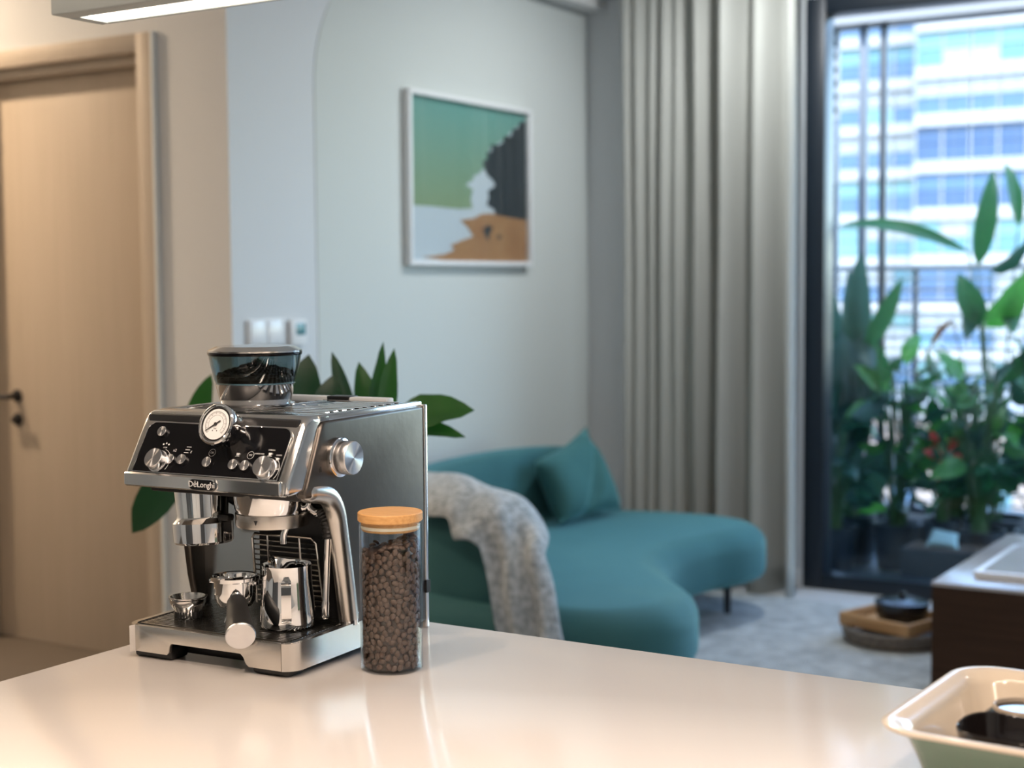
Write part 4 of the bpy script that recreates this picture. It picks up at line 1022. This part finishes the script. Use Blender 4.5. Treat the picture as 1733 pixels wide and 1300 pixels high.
# parapet kerb
struct2('wall_balcony', MB().box(-3.9, 2.0, 8.45, 8.60, FL - 0.02, -0.70), 'pot_navy', 'dark low balcony kerb')
struct2('wall_balcony_side', MB().box(-3.9, -3.7, 7.1, 8.6, FL - 0.02, 2.3), 'balcony_white', 'white side wall of the balcony')
# railing of horizontal slats
ra = empty('balcony_railing', (-0.9, 8.52, -0.70)); tag(ra, 'grey balcony railing of thin horizontal bars behind the plants', 'railing')
for k in range(20): MB().box(-3.0, 2.9, -0.005, 0.005, 0.025 + k * 0.068, 0.037 + k * 0.068).build('bar', 'rail_grey', ra, smooth=False)
for xx in (-2.95, -1.6, -0.3, 1.0, 2.3): MB().box(xx, xx + 0.03, 0.006, 0.03, 0.0, 1.37).build('post', 'post_grey', ra, smooth=False)
MB().box(-3.0, 2.9, -0.02, 0.03, 1.37, 1.40, 0.003).build('top_rail', 'rail_grey', ra)
# fine wire screen above the railing
ws = empty('wire_screen', (-0.9, 8.575, 0.0)); tag(ws, 'fine vertical wire safety screen across the balcony opening', 'screen')
mb = MB()
for k in range(60): mb.tube([(-3.0 + k * 0.085, 0, 0), (-3.0 + k * 0.085, 0, 2.12)], 0.0016, 4, cap=False)
for k in range(12): mb.tube([(-3.0, 0.003, 0.1 + k * 0.17), (2.2, 0.003, 0.1 + k * 0.17)], 0.0016, 4, cap=False)
o = mb.build('wires', 'post_grey', ws); o['kind'] = 'stuff'
# screen frame posts by the left end
for (x, y, wd, mt, z0, z1, lb) in ((-2.700, 8.22, 0.042, 'post_grey', FL - 0.02, 2.03, 'grey upright post of the balcony frame, middle one'), (-2.578, 8.20, 0.034, 'post_dark', FL - 0.02, 2.03, 'dark upright post of the balcony frame, nearest the open view'), (-2.865, 8.24, 0.032, 'post_grey', FL - 0.02, 1.52, 'grey shorter upright post below the white ladder panel')):
    o = MB().box(-wd / 2, wd / 2, -0.025, 0.025, 0, z1 - z0, 0.003).build('frame_post', mt); o.location = (x, y, z0); tag(o, lb, 'post')
o = MB().box(-0.13, 0.125, -0.026, 0.026, 0, 0.034, 0.003).build('frame_bar', 'post_dark'); o.location = (-2.685, 8.22, 2.0305); tag(o, 'dark short crossbar joining the tops of the balcony posts', 'bar')
la = empty('ladder_panel', (-2.868, 8.22, 1.525)); tag(la, 'narrow white ladder like panel hanging at the balcony corner', 'panel')
for xx in (-0.022, 0.022): MB().box(xx - 0.006, xx + 0.006, -0.012, 0.012, 0, 0.51).build('upright', 'ladder_white', la, smooth=False)
MB().box(-0.020, 0.020, 0.010, 0.014, 0.0, 0.51).build('back_plate', 'post_dark', la, smooth=False)
for k in range(7): MB().box(-0.017, 0.017, -0.010, 0.010, 0.003 + k * 0.075, 0.030 + k * 0.075).build('rung', 'ladder_white', la, smooth=False)

# --- balcony plants
def unit_leaf(name, mt, shape, wd, fold=0.3, sag=0.12):
    mb = leaf_between((0, 0, 0), (0, 0, 1), wd, (0, -1, 0), sag, fold, 8, shape)
    return mb.mesh(name, mt, ang=80)
LM = {}
for c_, mt in (('d', 'balcony_leaf_dark'), ('m', 'balcony_leaf_mid'), ('l', 'balcony_leaf_light'), ('r', 'petal_red'), ('b', 'leaf_brown')):
    LM[c_ + 'w'] = unit_leaf('leaf_wide', mt, 0.75, 0.46)
    LM[c_ + 'n'] = unit_leaf('leaf_narrow', mt, 0.85, 0.22)
def put_leaf(par, key, base, tip, roll=0.0, name='leaf'):
    base, tip = Vector(base), Vector(tip); d = tip - base
    M_ = axis_m(base, d, (math.cos(roll), math.sin(roll), 0.1)) @ Matrix.Scale(d.length, 4)
    return link(name, LM[key], par, mw=M_)
def plant(x, y, z0, label, leaves, pot=(0.13, 0.22), potm='pot_navy', group=None):
    e = empty('balcony_plant', (x, y, z0)); tag(e, label, 'plant', group)
    r, h = pot
    MB().lathe([(0, 0), (r * 0.8, 0), (r, h), (r * 0.93, h), (r * 0.9, h * 0.88), (0, h * 0.88)], 24).build('pot', potm, e)
    for (key, bx, by, bz, tx, ty, tz_, ro) in leaves:
        b_ = Vector((bx, by, bz)); t_ = Vector((tx, ty, tz_))
        put_leaf(e, key, b_, t_, ro)
        root = Vector((0.25 * r * math.cos(bx * 40), 0.25 * r * math.sin(bx * 53), h * 0.86))
        MB().tube([root, root * 0.5 + b_ * 0.5 + Vector((0, 0, 0.03)), b_ + (t_ - b_) * 0.02], [0.007, 0.006, 0.004], 5, cap=False).build('stalk', 'stem_green' if key[0] != 'b' else 'stem_brown', e)
    return e
rg = random.Random(21)
def bushy(nl, zlo, zhi, spread, ll, keys):
    out = []
    for k in range(nl):
        z = zlo + (zhi - zlo) * rg.random(); a = rg.random() * 2 * PI; r = spread * (0.25 + 0.75 * rg.random())
        bx, by = 0.6 * r * math.cos(a), 0.5 * r * math.sin(a); L_ = ll * rg.uniform(0.7, 1.25); el = rg.uniform(-0.5, 1.1)
        out.append((rg.choice(keys), bx, by, z, bx + L_ * math.cos(a) * math.cos(el), by + L_ * math.sin(a) * math.cos(el), z + L_ * math.sin(el), rg.random() * 6))
    return out
ZB = FL - 0.02
# tall dark clump at the left
lv = [('dn', 0.088, -0.07, 1.104, 0.06, -0.04, 1.693, 0.1), ('dn', -0.05, -0.02, 1.002, -0.123, -0.02, 1.511, 0.2), ('dn', -0.017, 0.03, 1.065, -0.032, 0.03, 1.597, 0.5), ('mn', 0.103, -0.12, 1.15, 0.316, -0.14, 1.552, 0.3),
      ('dw', -0.046, -0.12, 0.752, -0.1, -0.1, 1.262, 0.1), ('dw', 0.097, -0.17, 1.266, 0.194, -0.22, 1.067, 0.5), ('dw', 0.068, -0.12, 0.821, -0.017, -0.12, 1.263, 0.2), ('mw', 0.148, -0.07, 0.852, 0.086, -0.07, 1.263, 0.7)]
for k in range(14):
    a = rg.uniform(-0.6, 0.6); bx = rg.uniform(-0.12, 0.14); z = rg.uniform(0.30, 0.80)
    lv.append((rg.choice(('dw', 'dw', 'dn')), bx, rg.uniform(-0.08, 0.08), z, bx + 0.4 * math.sin(a), rg.uniform(-0.12, 0.12), z + 0.42 * math.cos(a), rg.uniform(-0.6, 0.6)))
plant(-2.62, 7.82, ZB, 'tall dark leafy plant at the left end of the balcony', lv, (0.14, 0.26))
plant(-2.60, 7.50, ZB, 'low dark leafy plant nearest the window frame', bushy(26, 0.3, 0.95, 0.22, 0.22, ('dn', 'dw', 'dw')), (0.12, 0.24))
plant(-2.34, 7.75, ZB, 'bushy green plant beside the tall dark clump', bushy(56, 0.30, 1.1, 0.27, 0.20, ('mw', 'mn', 'lw', 'dw')), (0.13, 0.24))
# bird of paradise at the right
lv = [('mn', -0.117, -0.05, 1.601, -0.038, -0.07, 2.103, 0.3), ('mn', 0.067, 0.05, 1.803, -0.015, 0.07, 2.148, 0.6), ('dw', -0.065, 0.0, 1.57, 0.127, 0.0, 1.748, 0.8),
      ('mw', -0.077, -0.1, 1.297, -0.197, -0.12, 1.568, 0.2), ('dw', -0.099, -0.1, 1.42, -0.148, -0.15, 1.22, 0.4), ('bn', -0.223, -0.1, 1.323, -0.332, -0.15, 1.159, 0.9),
      ('lw', -0.077, -0.05, 1.283, 0.144, -0.07, 1.595, 0.6), ('mw', 0.059, -0.05, 1.492, 0.083, -0.1, 1.249, 0.4), ('dw', 0.12, 0.02, 0.80, 0.30, -0.04, 0.48, 0.4), ('dw', 0.05, 0.0, 0.86, -0.12, -0.06, 0.62, 0.3)]
bop = plant(-1.86, 7.95, ZB, 'tall bird of paradise plant with paddle leaves on long stems', lv, (0.16, 0.28))
leaf_between((-0.166, -0.02, 1.673), (-0.84, -0.1, 1.835), 0.075, (0.2, -0.9, 0.4), 0.135, 0.3, 14, 0.9).build('leaf', 'balcony_leaf_mid', bop, ang=80)
MB().tube([(0, 0, 0.26), (-0.06, 0, 1.0), (-0.17, -0.02, 1.68)], [0.008, 0.007, 0.005], 6).build('stalk', 'stem_green', bop)
plant(-2.10, 7.92, ZB, 'light green bushy plant in the middle of the balcony', bushy(72, 0.40, 1.05, 0.30, 0.19, ('lw', 'mw', 'lw', 'mn')), (0.14, 0.26))
plant(-1.88, 7.62, ZB, 'fresh green broad leaved plant in front of the bird of paradise', bushy(52, 0.42, 1.02, 0.27, 0.19, ('mw', 'lw', 'dw')), (0.13, 0.26))
plant(-1.60, 7.70, ZB, 'slender green plant at the right edge of the window view', bushy(40, 0.4, 1.1, 0.24, 0.18, ('mn', 'mw', 'dw')), (0.12, 0.26))
rl = bushy(18, 0.38, 0.62, 0.14, 0.12, ('mn', 'dn')) + bushy(20, 0.52, 0.74, 0.10, 0.075, ('rw',))
plant(-2.065, 7.62, ZB, 'red flowering plant low among the balcony greenery', rl, (0.10, 0.30), 'pot_navy')
# long dark planter troughs
for (x, y, hw, lb) in ((-1.75, 7.36, 0.42, 'long dark blue planter trough on the balcony, right one'), (-2.34, 8.25, 0.16, 'small square dark planter between the balcony posts and flowers')):
    e = empty('planter_trough', (x, y, ZB)); tag(e, lb, 'planter')
    mb = MB(); mb.box(-hw, hw, -0.13, 0.13, 0, 0.20, 0.006); mb.build('trough', 'pot_navy', e)
    MB().box(-hw + 0.015, hw - 0.015, -0.115, 0.115, 0.195, 0.203).build('soil', 'soil', e)

pillow('outdoor_cushion', (-2.075, 7.33, -0.717), (-1.90, 7.31, -0.717), (-1.925, 7.40, -0.655), (-2.06, 7.42, -0.64), 0.022, 'cushion_blue', 'small pale blue cushion lying on the balcony planter')  # small rounded pale blue shape resting on the planter
# ================================================================== city across the street
def facade(name, x0, x1, y, zlo, zhi, fl_h, bay, label, seed, band, dark=()):
    e = empty(name, ((x0 + x1) / 2, y, zlo)); tag(e, label, 'building')
    g = random.Random(seed); w2 = (x1 - x0) / 2
    MB().box(-w2, w2, 0.5, 14, 0, zhi - zlo).build('core', 'facade_blue', e, smooth=False)
    nf = int((zhi - zlo) / fl_h); nb = int((x1 - x0) / bay)
    bme = MB().box(-w2, w2, -0.25, 0.6, 0, fl_h * band).mesh('floor_band', 'facade_white', smooth=False)
    hh = fl_h * (1 - band) / 2
    pme = [MB().box(-bay * 0.475, bay * 0.475, 0.1, 0.52, 0, hh * 0.95).mesh('window_pane', 'pane_%d' % q, smooth=False) for q in range(5)]
    mme = MB().box(-0.04, 0.04, -0.02, 0.55, 0, fl_h * nf).mesh('mullion', 'facade_white', smooth=False)
    for f in range(nf):
        link('floor_band', bme, e, (0, 0, f * fl_h))
        lo, hi = g.choice(((1, 0), (1, 2), (0, 2), (3, 1), (1, 4)))
        if f in dark: lo = hi = 3
        for b_ in range(nb):
            for row, q in ((0, lo), (1, hi)):
                q = q if g.random() < 0.8 or f in dark else g.choice((0, 1, 2, 4, 4))
                link('window_pane', pme[q], e, (-w2 + (b_ + 0.5) * bay, 0, f * fl_h + fl_h * band + row * hh))
    for b_ in range(nb + 1): link('mullion', mme, e, (-w2 + b_ * bay, 0, 0))
facade('office_building', -44.0, -28.2, 100, -7.5, 26, 3.0, 2.2, 'pale blue glazed office block on the left behind the balcony', 3, 0.24)
facade('office_building', -28.1, -8.0, 96, -7.5, 26, 3.0, 1.75, 'pale glazed office block on the right with closer mullions', 8, 0.26, (5,))
pdm = empty('podium_building', (-25, 82, -14)); tag(pdm, 'low pinkish podium building in front of the office blocks', 'building')
MB().box(-25, 20, -4, 10, 0, 7.4).build('wall', 'podium', pdm, smooth=False)
MB().box(-25.4, 20.4, -4.4, 10.4, 7.4, 7.9).build('parapet', 'facade_white', pdm, smooth=False)
for k in range(18): MB().box(-24 + k * 2.5, -22.6 + k * 2.5, -4.15, -3.9, 2.5, 5.6).build('window', 'pane_%d' % (k % 3), pdm, smooth=False)
struct2('ground_street', MB().box(-140, 90, 20, 200, -15, -14), 'ground_far', 'street level far below')
